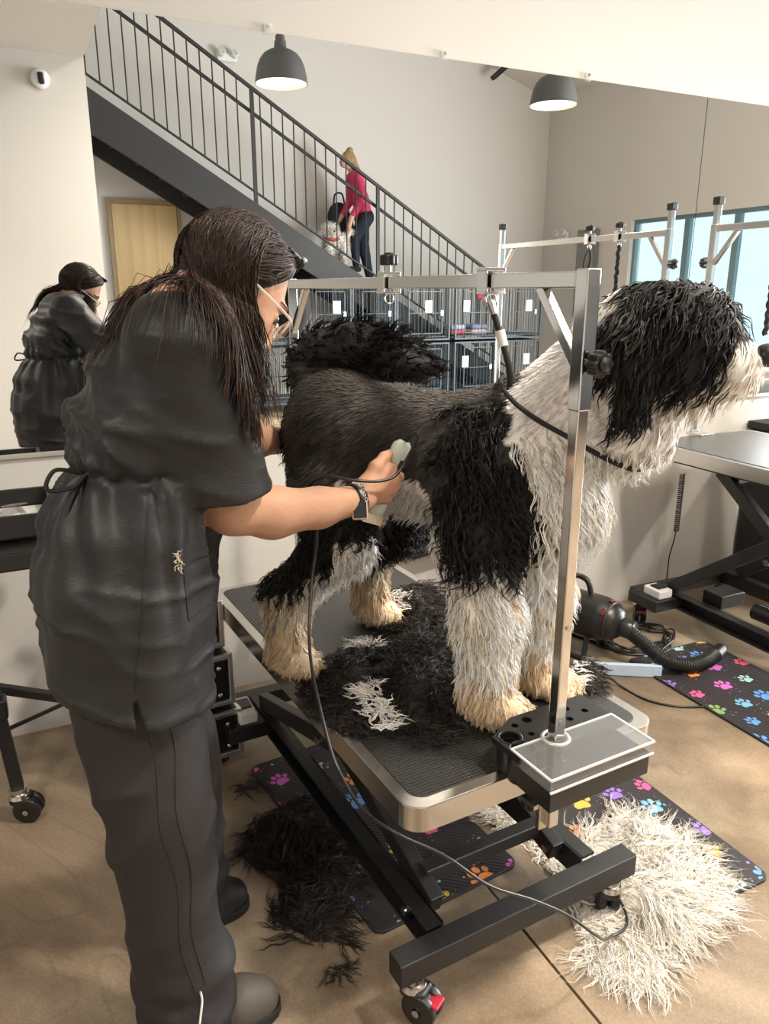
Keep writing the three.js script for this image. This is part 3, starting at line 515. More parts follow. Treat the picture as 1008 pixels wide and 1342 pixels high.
{
  // aluminium edged trolley case, partly hidden by the groomer
  const t = thing('trolley_case', 'black tool trolley case with aluminium edges and open top behind groomer', 'case', [0.32, 0, 0.36], 0.10);
  const blackP = mat(lin(0.008, 0.008, 0.008), 0.3);
  const drawer = (name, y, h, w, d, dz) => {
    const b = obj(name, rbox(w, h, d, 0, y + h / 2, dz, 0.004), blackP, t), e = 0.017, ed = [];
    for (const sx of [-1, 1]) { for (const sz of [-1, 1]) ed.push(rbox(e, h, e, sx * w / 2, y + h / 2, dz + sz * d / 2, 0.004)); for (const yy of [y + e / 2, y + h - e / 2]) ed.push(rbox(e, e, d, sx * w / 2, yy, dz, 0.004)); }
    for (const sz of [-1, 1]) for (const yy of [y + e / 2, y + h - e / 2]) ed.push(rbox(w, e, e, 0, yy, dz + sz * d / 2, 0.004));
    obj('aluminium_edging', ed, M.aluminium, b);
    for (const yy of [y + 0.04, y + h - 0.04]) obj('rivet', at(rot(lathe([[0, 0.004], [0.006, 0.002], [0.007, 0]], 10), Math.PI / 2, 0, 0), w / 2 - 0.04, yy, dz + d / 2 + 0.008), M.steel, b);
    return b;
  };
  drawer('drawer', 0.05, 0.155, 0.36, 0.27, 0.02); drawer('drawer', 0.215, 0.17, 0.34, 0.26, 0.0); const top = drawer('top_tray', 0.395, 0.155, 0.32, 0.25, -0.03);
  obj('latch', rbox(0.035, 0.05, 0.014, 0.10, 0.45, 0.105, 0.003), M.steel, top);
  obj('lid', [at(rot(rbox(0.32, 0.21, 0.02, 0, 0.105, 0, 0.004), 0.5, 0, 0), 0, 0.55, -0.16)], blackP, t);
  for (const sx of [-1, 1]) for (const sz of [-1, 1]) obj('wheel', cyl(V(sx * 0.14 - 0.01, 0.024, sz * 0.1), V(sx * 0.14 + 0.01, 0.024, sz * 0.1), 0.024, 0.024, 18), M.blackPlastic, t);
  for (let i = 0; i < 4; i++) tag(obj('comb', rot(rbox(0.02, 0.005, 0.13, 0, 0, 0, 0.002), 0.5 - i * 0.3, 0.5 * i, 0.2).translate(0.42 - i * 0.045, 0.588, 0.36 + 0.01 * i), [M.white, M.steel, M.blackPlastic, mat(lin(0.5, 0.4, 0.2), 0.35, 1)][i]), ['white grooming brush lying in the open trolley case', 'steel grooming comb lying in the open trolley case', 'black grooming brush lying in the open trolley case', 'brass coloured comb lying in the open trolley case'][i], 'comb', 'tools in the trolley case');
}
{
  // rolling tripod tool stand at the left: two trays on a pole, folding legs with casters
  const t = thing('tripod_tool_stand', 'black rolling tripod stand with two shallow tool trays behind groomer', 'stand', [-0.19, 0, 0.33]);
  const tray = (y, w, d, h) => { const p = obj('tray', [rbox(w, 0.01, d, 0, y, 0, 0.003), rbox(w, h, 0.012, 0, y + h / 2, d / 2, 0.003), rbox(w, h, 0.012, 0, y + h / 2, -d / 2, 0.003), rbox(0.012, h, d, w / 2, y + h / 2, 0, 0.003), rbox(0.012, h, d, -w / 2, y + h / 2, 0, 0.003)], M.blackPlastic, t); return p; };
  tray(0.835, 0.50, 0.30, 0.06); obj('tray_liner', rbox(0.47, 0.004, 0.27, 0, 0.8425, 0, 0.001), M.white, t); tray(0.745, 0.50, 0.28, 0.045);
  obj('pole', cyl(V(0, 0.2, 0), V(0, 0.83, 0), 0.019, 0.019, 16), M.blackSteel, t);
  obj('hub', [cyl(V(0, 0.335, 0), V(0, 0.40, 0), 0.032, 0.032, 18), cyl(V(0, 0.19, 0), V(0, 0.225, 0), 0.028, 0.028, 18)], M.blackPlastic, t);
  for (const a of [0.30, 2.35, 4.4]) {
    const c = Math.cos(a), s = -Math.sin(a) * -1, e = V(c * 0.33, 0.285, s * 0.33);
    const leg = obj('leg', beam(V(c * 0.02, 0.365, s * 0.02), e, 0.024, 0.026), M.blackSteel, t);
    obj('strut', [beam(V(c * 0.02, 0.205, s * 0.02), V(c * 0.24, 0.298, s * 0.24), 0.010, 0.012)], M.blackSteel, leg);
    obj('rivet', cyl(V(c * 0.30 - s * 0.015, 0.287, s * 0.30 + c * 0.015), V(c * 0.30 + s * 0.015, 0.287, s * 0.30 - c * 0.015), 0.007, 0.007, 10), M.steel, leg);
  }
  const px = 0.07, pz = 0.14;                                      // the upright leg with the caster that shows
  obj('leg', beam(V(px - 0.04, 0.62, pz), V(px, 0.085, pz), 0.034, 0.034), M.blackSteel, t);
  obj('leg_collar', rbox(0.05, 0.06, 0.05, px - 0.02, 0.36, pz, 0.008, 2), M.blackPlastic, t);
  const c = caster(t, px, pz, 1.2, false);
  const tools = mulberry(77);
  const blade = joined([rbox(0.05, 0.004, 0.035, 0, 0, 0, 0.001), ...Array.from({ length: 8 }, (_, i) => box(0.002, 0.005, 0.02, -0.021 + i * 0.006, 0, 0.026))]);
  const piece = obj('comb_attachment', blade, M.aluminium); tag(piece, 'small steel clipper comb lying in the tripod stand tray', 'comb', 'loose combs in the stand tray'); piece.position.set(-0.06, 0.853, 0.36); piece.userData.base = 'comb_attachment';
  for (let i = 1; i < 16; i++) { const p = dup(piece, [-0.19 + (tools() - 0.5) * 0.42, 0.846 + 0.012 * tools() + (i % 4) * 0.004, 0.33 + (tools() - 0.5) * 0.2]); p.rotation.set((tools() - 0.5) * 0.5, tools() * 6.28, (tools() - 0.5) * 0.5); }
}

// ---------------------------------------------------------------- rounded bodies from joined distance fields, and locks of hair
class Field {
  constructor() { this.p = []; }
  cap(a, b, ra, rb = ra, k = 0.03, zs = 1) { this.p.push({ t: 0, a, b, ra, rb, k, zs, d: [b[0] - a[0], b[1] - a[1], (b[2] - a[2]) / zs] }); return this; }
  ell(c, r, k = 0.03, turn) { let q = null; if (turn) { const m = new THREE.Matrix3().setFromMatrix4(new THREE.Matrix4().makeRotationFromEuler(new THREE.Euler(...turn))); q = m.clone().transpose().elements; } this.p.push({ t: 1, c, r, k, q, m: Math.min(...r) }); return this; }
  chain(pts, k = 0.03, zs = 1) { for (let i = 0; i + 1 < pts.length; i++) this.cap(pts[i], pts[i + 1], pts[i][3], pts[i + 1][3], k, zs); return this; }
  add(fn, k = 0.02) { this.p.push({ t: 5, fn, k }); return this; }   // any other distance, joined
  cut(fn) { this.p.push({ t: 2, fn }); return this; }               // keeps the inside of fn (negative) only
  bump(fn) { this.p.push({ t: 3, fn }); return this; }              // adds fn to the distance
  less(fn, k = 0.004) { this.p.push({ t: 4, fn, k }); return this; } // takes the inside of fn away
  at(x, y, z) {
    let d = 1e3;
    for (const s of this.p) {
      let e;
      if (s.t === 0) {
        const px = x - s.a[0], py = y - s.a[1], pz = (z - s.a[2]) / s.zs, l = s.d[0] * s.d[0] + s.d[1] * s.d[1] + s.d[2] * s.d[2];
        let h = l > 0 ? (px * s.d[0] + py * s.d[1] + pz * s.d[2]) / l : 0; h = h < 0 ? 0 : h > 1 ? 1 : h;
        const qx = px - s.d[0] * h, qy = py - s.d[1] * h, qz = pz - s.d[2] * h;
        e = (Math.sqrt(qx * qx + qy * qy + qz * qz) - (s.ra + (s.rb - s.ra) * h)) * Math.min(1, s.zs);
      } else if (s.t === 1) {
        let px = x - s.c[0], py = y - s.c[1], pz = z - s.c[2];
        if (s.q) { const q = s.q, ax = q[0] * px + q[3] * py + q[6] * pz, ay = q[1] * px + q[4] * py + q[7] * pz, az = q[2] * px + q[5] * py + q[8] * pz; px = ax; py = ay; pz = az; }
        px /= s.r[0]; py /= s.r[1]; pz /= s.r[2];
        const k0 = Math.sqrt(px * px + py * py + pz * pz); px /= s.r[0]; py /= s.r[1]; pz /= s.r[2];
        const k1 = Math.sqrt(px * px + py * py + pz * pz); e = k1 > 1e-9 ? k0 * (k0 - 1) / k1 : -s.m;
      } else if (s.t === 2) { const f = s.fn(x, y, z); if (f > d) d = f; continue; }
      else if (s.t === 3) { if (d < 0.06 && d > -0.06) d += s.fn(x, y, z, d); continue; }
      else if (s.t === 5) e = s.fn(x, y, z);
      else { const f = -s.fn(x, y, z); if (f > d) d = f; continue; }
      const h = s.k - Math.abs(d - e); d = Math.min(d, e) - (h > 0 ? h * h / (4 * s.k) : 0);
    }
    return d;
  }
}
function mesher(field, lo, hi, cell) {                                // surface nets over the box lo..hi
  const n = [0, 1, 2].map((i) => Math.ceil((hi[i] - lo[i]) / cell) + 1), [nx, ny, nz] = n, g = new Float32Array(nx * ny * nz), id = (i, j, k) => (k * ny + j) * nx + i, B = 4, R = cell * B * 0.9;
  for (let k = 0; k < nz; k += B) for (let j = 0; j < ny; j += B) for (let i = 0; i < nx; i += B) {
    const c = field.at(lo[0] + (i + B / 2) * cell, lo[1] + (j + B / 2) * cell, lo[2] + (k + B / 2) * cell), far = Math.abs(c) > R * 1.5 + 0.01;
    for (let z = k; z < Math.min(nz, k + B); z++) for (let y = j; y < Math.min(ny, j + B); y++) for (let x = i; x < Math.min(nx, i + B); x++)
      g[id(x, y, z)] = far ? c : field.at(lo[0] + x * cell, lo[1] + y * cell, lo[2] + z * cell);
  }
  const vi = new Int32Array(nx * ny * nz).fill(-1), pos = [], idx = [];
  const E = [[0, 1], [2, 3], [4, 5], [6, 7], [0, 2], [1, 3], [4, 6], [5, 7], [0, 4], [1, 5], [2, 6], [3, 7]];
  for (let k = 0; k < nz - 1; k++) for (let j = 0; j < ny - 1; j++) for (let i = 0; i < nx - 1; i++) {
    let m = 0; const v = [];
    for (let c = 0; c < 8; c++) { const f = g[id(i + (c & 1), j + (c >> 1 & 1), k + (c >> 2 & 1))]; v.push(f); if (f < 0) m |= 1 << c; }
    if (m === 0 || m === 255) continue;
    let sx = 0, sy = 0, sz = 0, q = 0;
    for (const [a, b] of E) if ((v[a] < 0) !== (v[b] < 0)) { const t = v[a] / (v[a] - v[b]); sx += lerp(a & 1, b & 1, t); sy += lerp(a >> 1 & 1, b >> 1 & 1, t); sz += lerp(a >> 2 & 1, b >> 2 & 1, t); q++; }
    vi[id(i, j, k)] = pos.length / 3; pos.push(lo[0] + (i + sx / q) * cell, lo[1] + (j + sy / q) * cell, lo[2] + (k + sz / q) * cell);
  }
  for (let k = 1; k < nz - 1; k++) for (let j = 1; j < ny - 1; j++) for (let i = 1; i < nx - 1; i++) {
    const a = g[id(i, j, k)] < 0;
    const quad = (p, q, r, s, f) => { if (p < 0 || q < 0 || r < 0 || s < 0) return; f ? idx.push(p, q, r, p, r, s) : idx.push(p, r, q, p, s, r); };
    if (a !== g[id(i + 1, j, k)] < 0) quad(vi[id(i, j - 1, k - 1)], vi[id(i, j, k - 1)], vi[id(i, j, k)], vi[id(i, j - 1, k)], a);
    if (a !== g[id(i, j + 1, k)] < 0) quad(vi[id(i - 1, j, k - 1)], vi[id(i - 1, j, k)], vi[id(i, j, k)], vi[id(i, j, k - 1)], a);
    if (a !== g[id(i, j, k + 1)] < 0) quad(vi[id(i - 1, j - 1, k)], vi[id(i, j - 1, k)], vi[id(i, j, k)], vi[id(i - 1, j, k)], a);
  }
  const geo = new THREE.BufferGeometry(); geo.setAttribute('position', new THREE.Float32BufferAttribute(pos, 3)); geo.setIndex(idx); geo.computeVertexNormals(); return geo;
}
function loft(rows, y0, y1) {                                         // an upright body of oval sections: rows of y, centre x, half x, centre z, half z
  return (x, y, z) => {
    let i = 0; while (i + 2 < rows.length && rows[i + 1][0] < y) i++;
    const a = rows[i], b = rows[i + 1], t = sstep(0, 1, (y - a[0]) / (b[0] - a[0])), cx = lerp(a[1], b[1], t), rx = lerp(a[2], b[2], t), cz = lerp(a[3], b[3], t), rz = lerp(a[4], b[4], t);
    let px = (x - cx) / rx, pz = (z - cz) / rz; const k0 = Math.hypot(px, pz), k1 = Math.hypot(px / rx, pz / rz), d = k1 > 1e-9 ? k0 * (k0 - 1) / k1 : -Math.min(rx, rz);
    const e = Math.max(y0 - y, y - y1); return e > 0 && d > 0 ? Math.hypot(e, d) : Math.max(d, e);
  };
}
function fuse(list) {                                                 // several meshed fields in one geometry
  const pos = [], nor = [], idx = []; let o = 0;
  for (const g of list) { pos.push(...[]); const p = g.attributes.position, n = g.attributes.normal, ix = g.index; for (let i = 0; i < p.count; i++) { pos.push(p.getX(i), p.getY(i), p.getZ(i)); nor.push(n.getX(i), n.getY(i), n.getZ(i)); } for (let i = 0; i < ix.count; i++) idx.push(ix.getX(i) + o); o += p.count; }
  const geo = new THREE.BufferGeometry(); geo.setAttribute('position', new THREE.Float32BufferAttribute(pos, 3)); geo.setAttribute('normal', new THREE.Float32BufferAttribute(nor, 3)); geo.setIndex(idx); return geo;
}
function tint(geo, fn) {
  const p = geo.attributes.position, n = geo.attributes.normal, c = new Float32Array(p.count * 3);
  for (let i = 0; i < p.count; i++) { const k = fn(p.getX(i), p.getY(i), p.getZ(i), n.getX(i), n.getY(i), n.getZ(i)); c[i * 3] = k[0]; c[i * 3 + 1] = k[1]; c[i * 3 + 2] = k[2]; }
  geo.setAttribute('color', new THREE.BufferAttribute(c, 3)); return geo;
}
function sampler(geo, r) {                                            // even points on a mesh
  const p = geo.attributes.position, n = geo.attributes.normal, ix = geo.index, cum = [], A = V(), B = V(), C = V(); let sum = 0;
  for (let i = 0; i < ix.count; i += 3) { A.fromBufferAttribute(p, ix.getX(i)); B.fromBufferAttribute(p, ix.getX(i + 1)); C.fromBufferAttribute(p, ix.getX(i + 2)); sum += B.sub(A).cross(C.sub(A)).length() / 2; cum.push(sum); }
  const pick = () => {
    const t = r() * sum; let a = 0, b = cum.length - 1; while (a < b) { const m = a + b >> 1; if (cum[m] < t) a = m + 1; else b = m; }
    let u = r(), v = r(); if (u + v > 1) { u = 1 - u; v = 1 - v; }
    const w = 1 - u - v, i = [ix.getX(a * 3), ix.getX(a * 3 + 1), ix.getX(a * 3 + 2)], P = V(), N = V();
    [w, u, v].forEach((k, j) => { P.addScaledVector(V().fromBufferAttribute(p, i[j]), k); N.addScaledVector(V().fromBufferAttribute(n, i[j]), k); });
    return [P, N.normalize()];
  };
  return { pick, area: sum };
}
class Locks {                                                         // tapering three-sided strands joined in one geometry
  constructor(seg = 6, sides = 3) { this.seg = seg; this.sides = sides; this.pos = []; this.nor = []; this.col = []; this.idx = []; this.n = 0; }
  strand(path, r0, color, tip = 0.12, belly = 0) {                    // path: points from root to tip
    const S = this.sides, L = path.length, T = V(), X = V(1, 0, 0), Yv = V(), base = this.pos.length / 3, tmp = V();
    T.subVectors(path[1], path[0]); X.set(T.y, -T.x, 0.3 * T.z + 0.01).cross(T).normalize();
    for (let i = 0; i < L; i++) {
      T.subVectors(path[Math.min(L - 1, i + 1)], path[Math.max(0, i - 1)]).normalize();
      X.addScaledVector(T, -X.dot(T)).normalize(); Yv.crossVectors(T, X);
      const t = i / (L - 1), r = r0 * (lerp(1, tip, t * t) * (1 - belly) + belly * Math.sin(Math.PI * (0.15 + 0.83 * t)));
      for (let k = 0; k < S; k++) {
        const a = k / S * Math.PI * 2 + i * 0.35; tmp.copy(X).multiplyScalar(Math.cos(a)).addScaledVector(Yv, Math.sin(a));
        this.pos.push(path[i].x + tmp.x * r, path[i].y + tmp.y * r, path[i].z + tmp.z * r); this.nor.push(tmp.x, tmp.y, tmp.z); this.col.push(color[0], color[1], color[2]);
        if (i + 1 < L) { const p = base + i * S + k, q = base + i * S + (k + 1) % S; this.idx.push(p, q, q + S, p, q + S, p + S); }
      }
    }
    this.n++;
  }
  // a lock that leaves the skin at P along dir, falls with gravity and waves; a clump is several strands that meet at the tip
  grow(P, dir, len, r0, color, { gravity = 1, wave = 0, turns = 2, phase = 0, drag = null, tip = 0.12, belly = 0, floor = -1e9, clump = 1, spread = 0.005, rand = rng } = {}) {
    const path = [], d = dir.clone().normalize(), p = P.clone(), st = len / this.seg, e1 = V(d.y + 0.1, -d.x, d.z * 0.3 + 0.2).cross(d).normalize(), e2 = V().crossVectors(d, e1), S = this.seg;
    const w = wave * len;
    for (let i = 0; i <= S; i++) {
      const t = i / S, a = phase + t * turns * Math.PI * 2, q = p.clone().addScaledVector(e1, w * Math.sin(a) * Math.min(1, t * 2.5)).addScaledVector(e2, w * 0.8 * Math.cos(a) * Math.min(1, t * 2.5));
      if (q.y < floor) q.y = floor + 0.001 * ((i * 7) % 3);
      path.push(q); d.y -= gravity * st * 9; if (drag) d.addScaledVector(drag, st * 9); d.normalize(); p.addScaledVector(d, st); if (p.y < floor) { p.y = floor; d.y = Math.max(d.y, 0); }
    }
    if (clump === 1) return this.strand(path, r0, color, tip, belly);
    for (let c = 0; c < clump; c++) {
      const o = V(rand() - 0.5, rand() - 0.5, rand() - 0.5).multiplyScalar(2 * spread), k = 0.75 + 0.5 * rand(), cut = 1 - 0.25 * rand();
      this.strand(path.map((q, i) => { const t = i / S * cut, j = Math.min(S, i * cut), j0 = Math.floor(j), b = path[Math.min(S, j0 + 1)]; const m = path[j0].clone().lerp(b, j - j0).addScaledVector(o, 1 - 0.8 * t); if (m.y < floor) m.y = floor + 0.001; return m; }), r0 * k * 0.82, ((m) => color.map((v) => v * m))(0.8 + 0.4 * rand()), tip, belly);
    }
  }
  build(name, material, parent) {
    const g = new THREE.BufferGeometry(); g.setAttribute('position', new THREE.Float32BufferAttribute(this.pos, 3)); g.setAttribute('normal', new THREE.Float32BufferAttribute(this.nor, 3)); g.setAttribute('color', new THREE.Float32BufferAttribute(this.col, 3)); g.setIndex(this.idx);
    return obj(name, g, material, parent);
  }
}
M.hair = new THREE.MeshPhysicalMaterial({ color: 0xffffff, vertexColors: true, roughness: 0.44, specularIntensity: 0.55 });
M.skinfur = mat(0xffffff, 0.7, 0, { vertexColors: true });

// ---------------------------------------------------------------- the dog: x forward, y up, z to its right (towards the camera)
const dogField = new Field();
const DOG = { x: 0.82, y: 0.536, z: 1.08, turn: -Math.PI / 3 };
{
  const dog = thing('dog', 'large shaggy black and white dog, half clipped, standing on the low grooming table', 'dog', [DOG.x, DOG.y, DOG.z], DOG.turn);
  const f = dogField;
  f.cap([0.14, 0.555, 0], [-0.19, 0.585, 0], 0.142, 0.125, 0.05, 0.86)
    .ell([-0.235, 0.595, 0], [0.125, 0.130, 0.118], 0.06)
    .ell([0.21, 0.545, 0], [0.14, 0.165, 0.122], 0.06)
    .ell([0.31, 0.53, 0], [0.12, 0.14, 0.105], 0.05)
    .cap([0.25, 0.605, 0], [0.43, 0.79, 0], 0.108, 0.088, 0.06)
    .ell([0.498, 0.832, 0], [0.108, 0.092, 0.098], 0.05)
    .ell([0.568, 0.852, 0], [0.075, 0.070, 0.082], 0.04).cap([0.56, 0.79, 0], [0.645, 0.785, 0], 0.076, 0.052, 0.05).ell([0.47, 0.665, 0], [0.095, 0.075, 0.085], 0.05)
    .ell([0.485, 0.775, 0.098], [0.06, 0.10, 0.028], 0.025).ell([0.485, 0.775, -0.098], [0.06, 0.10, 0.028], 0.025)
    .ell([0.205, 0.50, 0.095], [0.085, 0.14, 0.06], 0.05).ell([0.205, 0.50, -0.095], [0.085, 0.14, 0.06], 0.05);
  for (const [s, fx, fz, hx, hz, kx] of [[1, 0.247, 0.095, -0.262, 0.172, -0.130], [-1, 0.285, -0.085, -0.262, -0.188, -0.12]]) {
    f.chain([[0.215, 0.46, s * 0.095, 0.082], [fx - 0.008, 0.25, fz, 0.064], [fx - 0.006, 0.07, fz, 0.056]], 0.04).ell([fx + 0.022, 0.036, fz], [0.076, 0.04, 0.056], 0.03);
    for (const k of [-0.5, 0.5]) f.ell([fx + 0.075, 0.024, fz + k * 0.045], [0.026, 0.024, 0.019], 0.012);
    f.ell([-0.205, 0.49, s * 0.07], [0.115, 0.155, 0.06], 0.05)
      .chain([[-0.20, 0.46, s * 0.08, 0.088], [kx, 0.355, s * 0.115, 0.066], [hx - 0.006, 0.20, hz - s * 0.012, 0.048], [hx - 0.004, 0.06, hz, 0.046]], 0.04).ell([hx + 0.025, 0.032, hz], [0.07, 0.036, 0.05], 0.03);
  }
  // tail held up and curled over the back
  f.chain([[-0.315, 0.665, -0.01, 0.042], [-0.345, 0.725, -0.02, 0.040], [-0.315, 0.772, -0.04, 0.046], [-0.225, 0.782, -0.07, 0.054], [-0.13, 0.765, -0.09, 0.052], [-0.05, 0.735, -0.10, 0.032]], 0.03);
  const geo = mesher(f, [-0.46, -0.012, -0.30], [0.74, 0.98, 0.30], 0.0085);

  // coat: what grows where
  const edgeX = (y) => y > 0.70 ? 0.262 : y > 0.55 ? lerp(0.335, 0.262, (y - 0.55) / 0.15) : 0.345;     // where the white collar begins
  const isHead = (x, y, z) => x + 0.45 * (y - 0.8) > 0.435 && y > (Math.abs(z) > 0.05 ? 0.675 : 0.715);
  const isTail = (x, y, z) => y > 0.735 && x < 0.06 || z < -0.045 && y > 0.715 && x < 0 && x > -0.2 || (x < -0.34 && y > 0.68);
  const BLACK = [0.0155, 0.0148, 0.0158], WHITE = [0.93, 0.91, 0.88], CREAM = [0.78, 0.61, 0.42], SHAVED = [0.080, 0.072, 0.067], PALE = [0.92, 0.88, 0.87];
  function coat(x, y, z, nx, ny, nz) {                                 // [kind, colour]
    const j = 0.025 * noise3(x * 40, y * 40, z * 40);
    if (isTail(x, y, z)) return ['tail', BLACK];
    if (isHead(x + j, y + j, z)) {
      if (x > 0.648 + j) return ['muzzle', y < 0.83 ? WHITE : BLACK];
      if (y < 0.742 + j && x > 0.50 && Math.abs(z) < 0.06) return ['beard', WHITE];
      if (x + j < 0.462 && y > 0.85 && Math.abs(z) < 0.075) return ['crest', WHITE];
      return ['head', BLACK];
    }
    if (x > 0.0 && y < 0.375 + j) return ['leg', y < 0.11 + j * 2 ? CREAM : WHITE];
    if (x <= 0 && y < 0.44 + j && Math.abs(z) > 0.035) {
      if (y < 0.205 + 2 * j) return ['hindlow', y < 0.15 + j ? CREAM : [0.70, 0.60, 0.46]];
      if (y < 0.37 && nx > 0.35 && z > 0 ) return ['hindlow', WHITE];
      return ['hind', BLACK];
    }
    if (x > edgeX(y) + j) {
      if (y > 0.645 + j && y < 0.90) return ['neck', PALE];
      return ['chest', WHITE];
    }
    if (x > -0.14 && x < 0.17 && (ny < -0.25 && y < 0.52 || y < 0.482 - 0.22 * Math.max(0, x) + j)) return ['belly', WHITE];
    if (x > 0.155 + j * 2 && y < 0.695 + j) return ['shoulder', BLACK];
    if (x < -0.335 && y < 0.66) return ['breech', BLACK];
    return ['shaved', SHAVED];
  }
  tint(geo, (x, y, z, nx, ny, nz) => {
    const [k, c] = coat(x, y, z, nx, ny, nz);
    if (k === 'shaved') { const n = 0.5 + 0.5 * fbm(x * 14, y * 14, z * 14, 3), q = sstep(-0.10, -0.2, x + 0.15 * fbm(x * 5, y * 5, z * 5, 2)); const m = lerp(0.80 + 0.5 * n, 0.45 + 0.25 * n, q); return [c[0] * m, c[1] * m * 0.97, c[2] * m * lerp(1, 0.88, q)]; }
    return c;
  });
  obj('body', geo, M.skinfur, dog);

  // locks
  const r = mulberry(4711), S = sampler(geo, r), R = (a, b) => a + (b - a) * r();
  const dark = new Locks(7), pale = new Locks(5), fine = new Locks(1);
  const vary = (c, k) => { const m = 1 + (r() - 0.5) * k, w = (r() - 0.5) * 0.12 * k; return [c[0] * m * (1 + w), c[1] * m, c[2] * m * (1 - w)]; };
  const brown = [0.036, 0.027, 0.022], blackC = () => r() < 0.14 ? vary(brown, 0.5) : vary(BLACK, 0.7);
  const along = (flow, n, lift) => flow.addScaledVector(n, -flow.dot(n) * 0.92).normalize().addScaledVector(n, lift);
  const field = (P, s, o) => noise3(P.x * s + o, P.y * s, P.z * s - o);                               // neighbours turn alike
  let N = 52000;
  while (N--) {
    const [P, n] = S.pick(), [k, c] = coat(P.x, P.y, P.z, n.x, n.y, n.z), side = Math.sign(P.z) || 1;
    if (k === 'shaved' || k === 'neck') {
      for (let q = 0; q < 1; q++) { const d = along(V(-0.8, -0.35 - 0.4 * Math.abs(n.z), 0.25 * field(P, 12, 3)), n, 0.42); const m = 0.35 + 1.3 * r(), bc = P.x < -0.12 ? [0.040, 0.034, 0.029] : [0.085, 0.077, 0.072]; fine.grow(P.addScaledVector(n, -0.001), d, R(0.010, 0.020), 0.0016, k === 'neck' ? vary([0.92, 0.88, 0.86], 0.08) : bc.map((v) => v * m), { gravity: 0, tip: 0.2 }); }
      continue;
    }
    if (r() > 0.295) continue;
    P.addScaledVector(n, -0.004);
    const ph = field(P, 14, 7) * 6 + R(0, 1.5), base = { phase: ph, rand: r, clump: 3 };
    if (k === 'tail') { if (r() > 0.8) continue; const d = along(V(0.6 + 0.4 * field(P, 18, 1), 0.5 * field(P, 18, 5) - 0.1, 0.5 * field(P, 18, 9)), n, 0.75); dark.grow(P, d, R(0.035, 0.065), R(0.0012, 0.0022), blackC(), { ...base, gravity: 0.5, wave: 0.10, turns: R(0.8, 1.6), spread: 0.005 }); continue; }
    if (k === 'head') {
      const up = sstep(0.76, 0.92, P.y), d = along(V(-0.30 + 1.6 * (P.x - 0.52), -0.25 - 0.9 * (1 - up), 1.1 * side * Math.min(1, Math.abs(P.z) * 18 + 0.25)), n, lerp(0.30, 0.42, up));
      dark.grow(P, d, R(0.055, 0.10) * lerp(0.78, 1.1, up), R(0.0014, 0.0027), blackC(), { ...base, gravity: 1.1, wave: R(0.05, 0.10), turns: R(0.8, 1.6), spread: 0.006 }); continue;
    }
    if (k === 'muzzle' || k === 'beard') { const d = along(V(k === 'muzzle' ? -0.5 : -0.1, -0.8, 0.2 * side), n, 0.35); (c === BLACK ? dark : pale).grow(P, d, k === 'beard' ? R(0.05, 0.09) : R(0.022, 0.05), R(0.0010, 0.0019), c === BLACK ? blackC() : vary([0.84, 0.77, 0.68], 0.3), { ...base, gravity: 1.0, wave: 0.05, turns: 1.2 }); continue; }
    if (k === 'crest') { const d = along(V(-0.6, 0.1, 0.7 * side), n, 0.35); pale.grow(P, d, R(0.05, 0.09), R(0.0013, 0.0024), vary(r() < 0.3 ? [0.75, 0.65, 0.5] : WHITE, 0.2), { ...base, gravity: 1.2, wave: 0.08, turns: 1.4 }); continue; }
    if (k === 'chest') { const d = along(V(0.15 + 0.5 * field(P, 15, 2), -1, 0.5 * field(P, 15, 8)), n, 0.40); const L = lerp(0.045, 0.105, sstep(0.66, 0.50, P.y)); pale.grow(P, d, L * R(0.8, 1.25), R(0.0012, 0.0024), vary(r() < 0.2 ? [0.84, 0.77, 0.66] : WHITE, 0.2), { ...base, gravity: 0.8, wave: R(0.09, 0.15), turns: R(1.0, 1.9), spread: 0.005 }); continue; }
    if (k === 'leg') { const low = sstep(0.11, 0.03, P.y), d = along(V(0.5 * field(P, 16, 4), -1, 0.5 * field(P, 16, 6)), n, 0.45); pale.grow(P, d, lerp(R(0.042, 0.072), R(0.018, 0.032), low), R(0.0011, 0.0022), vary(c === CREAM || r() < 0.12 ? CREAM : WHITE, 0.22), { ...base, gravity: lerp(0.7, 0.3, low), wave: 0.09, turns: R(0.8, 1.6), floor: 0.003 }); continue; }
    if (k === 'hindlow') { const low = sstep(0.10, 0.03, P.y), d = along(V(-0.3 + 0.4 * field(P, 16, 4), -1, 0.4 * field(P, 16, 6)), n, 0.5); pale.grow(P, d, lerp(R(0.038, 0.068), R(0.016, 0.03), low), R(0.0011, 0.0020), vary(c, 0.28), { ...base, gravity: lerp(0.7, 0.3, low), wave: 0.08, turns: R(0.8, 1.6), floor: 0.003 }); continue; }
    if (k === 'belly') { const d = along(V(-0.7, -0.6, 0.3 * field(P, 14, 2)), n, 0.45); pale.grow(P, d, R(0.045, 0.085), R(0.0010, 0.0019), vary(WHITE, 0.2), { ...base, gravity: 0.9, wave: 0.06, turns: 1.4 }); continue; }
    const d = along(V((k === 'shoulder' ? -0.2 : -0.15) + 0.7 * field(P, 13, 2), -1, 0.7 * field(P, 13, 8)), n, 0.5);
    dark.grow(P, d, k === 'shoulder' ? R(0.06, 0.10) : R(0.038, 0.070), R(0.0013, 0.0026), blackC(), { ...base, gravity: 0.6, wave: R(0.12, 0.19), turns: R(1.3, 2.4), floor: 0.004, spread: 0.005 });
  }
  dark.build('long_black_coat', M.hair, dog); pale.build('long_white_coat', M.hair, dog); fine.build('clipped_coat', M.skinfur, dog);
  dog.children[1].userData.label = 'long curly black hair'; dog.children[2].userData.label = 'long curly white and cream hair'; dog.children[3].userData.label = 'short clipped hair on back and neck';
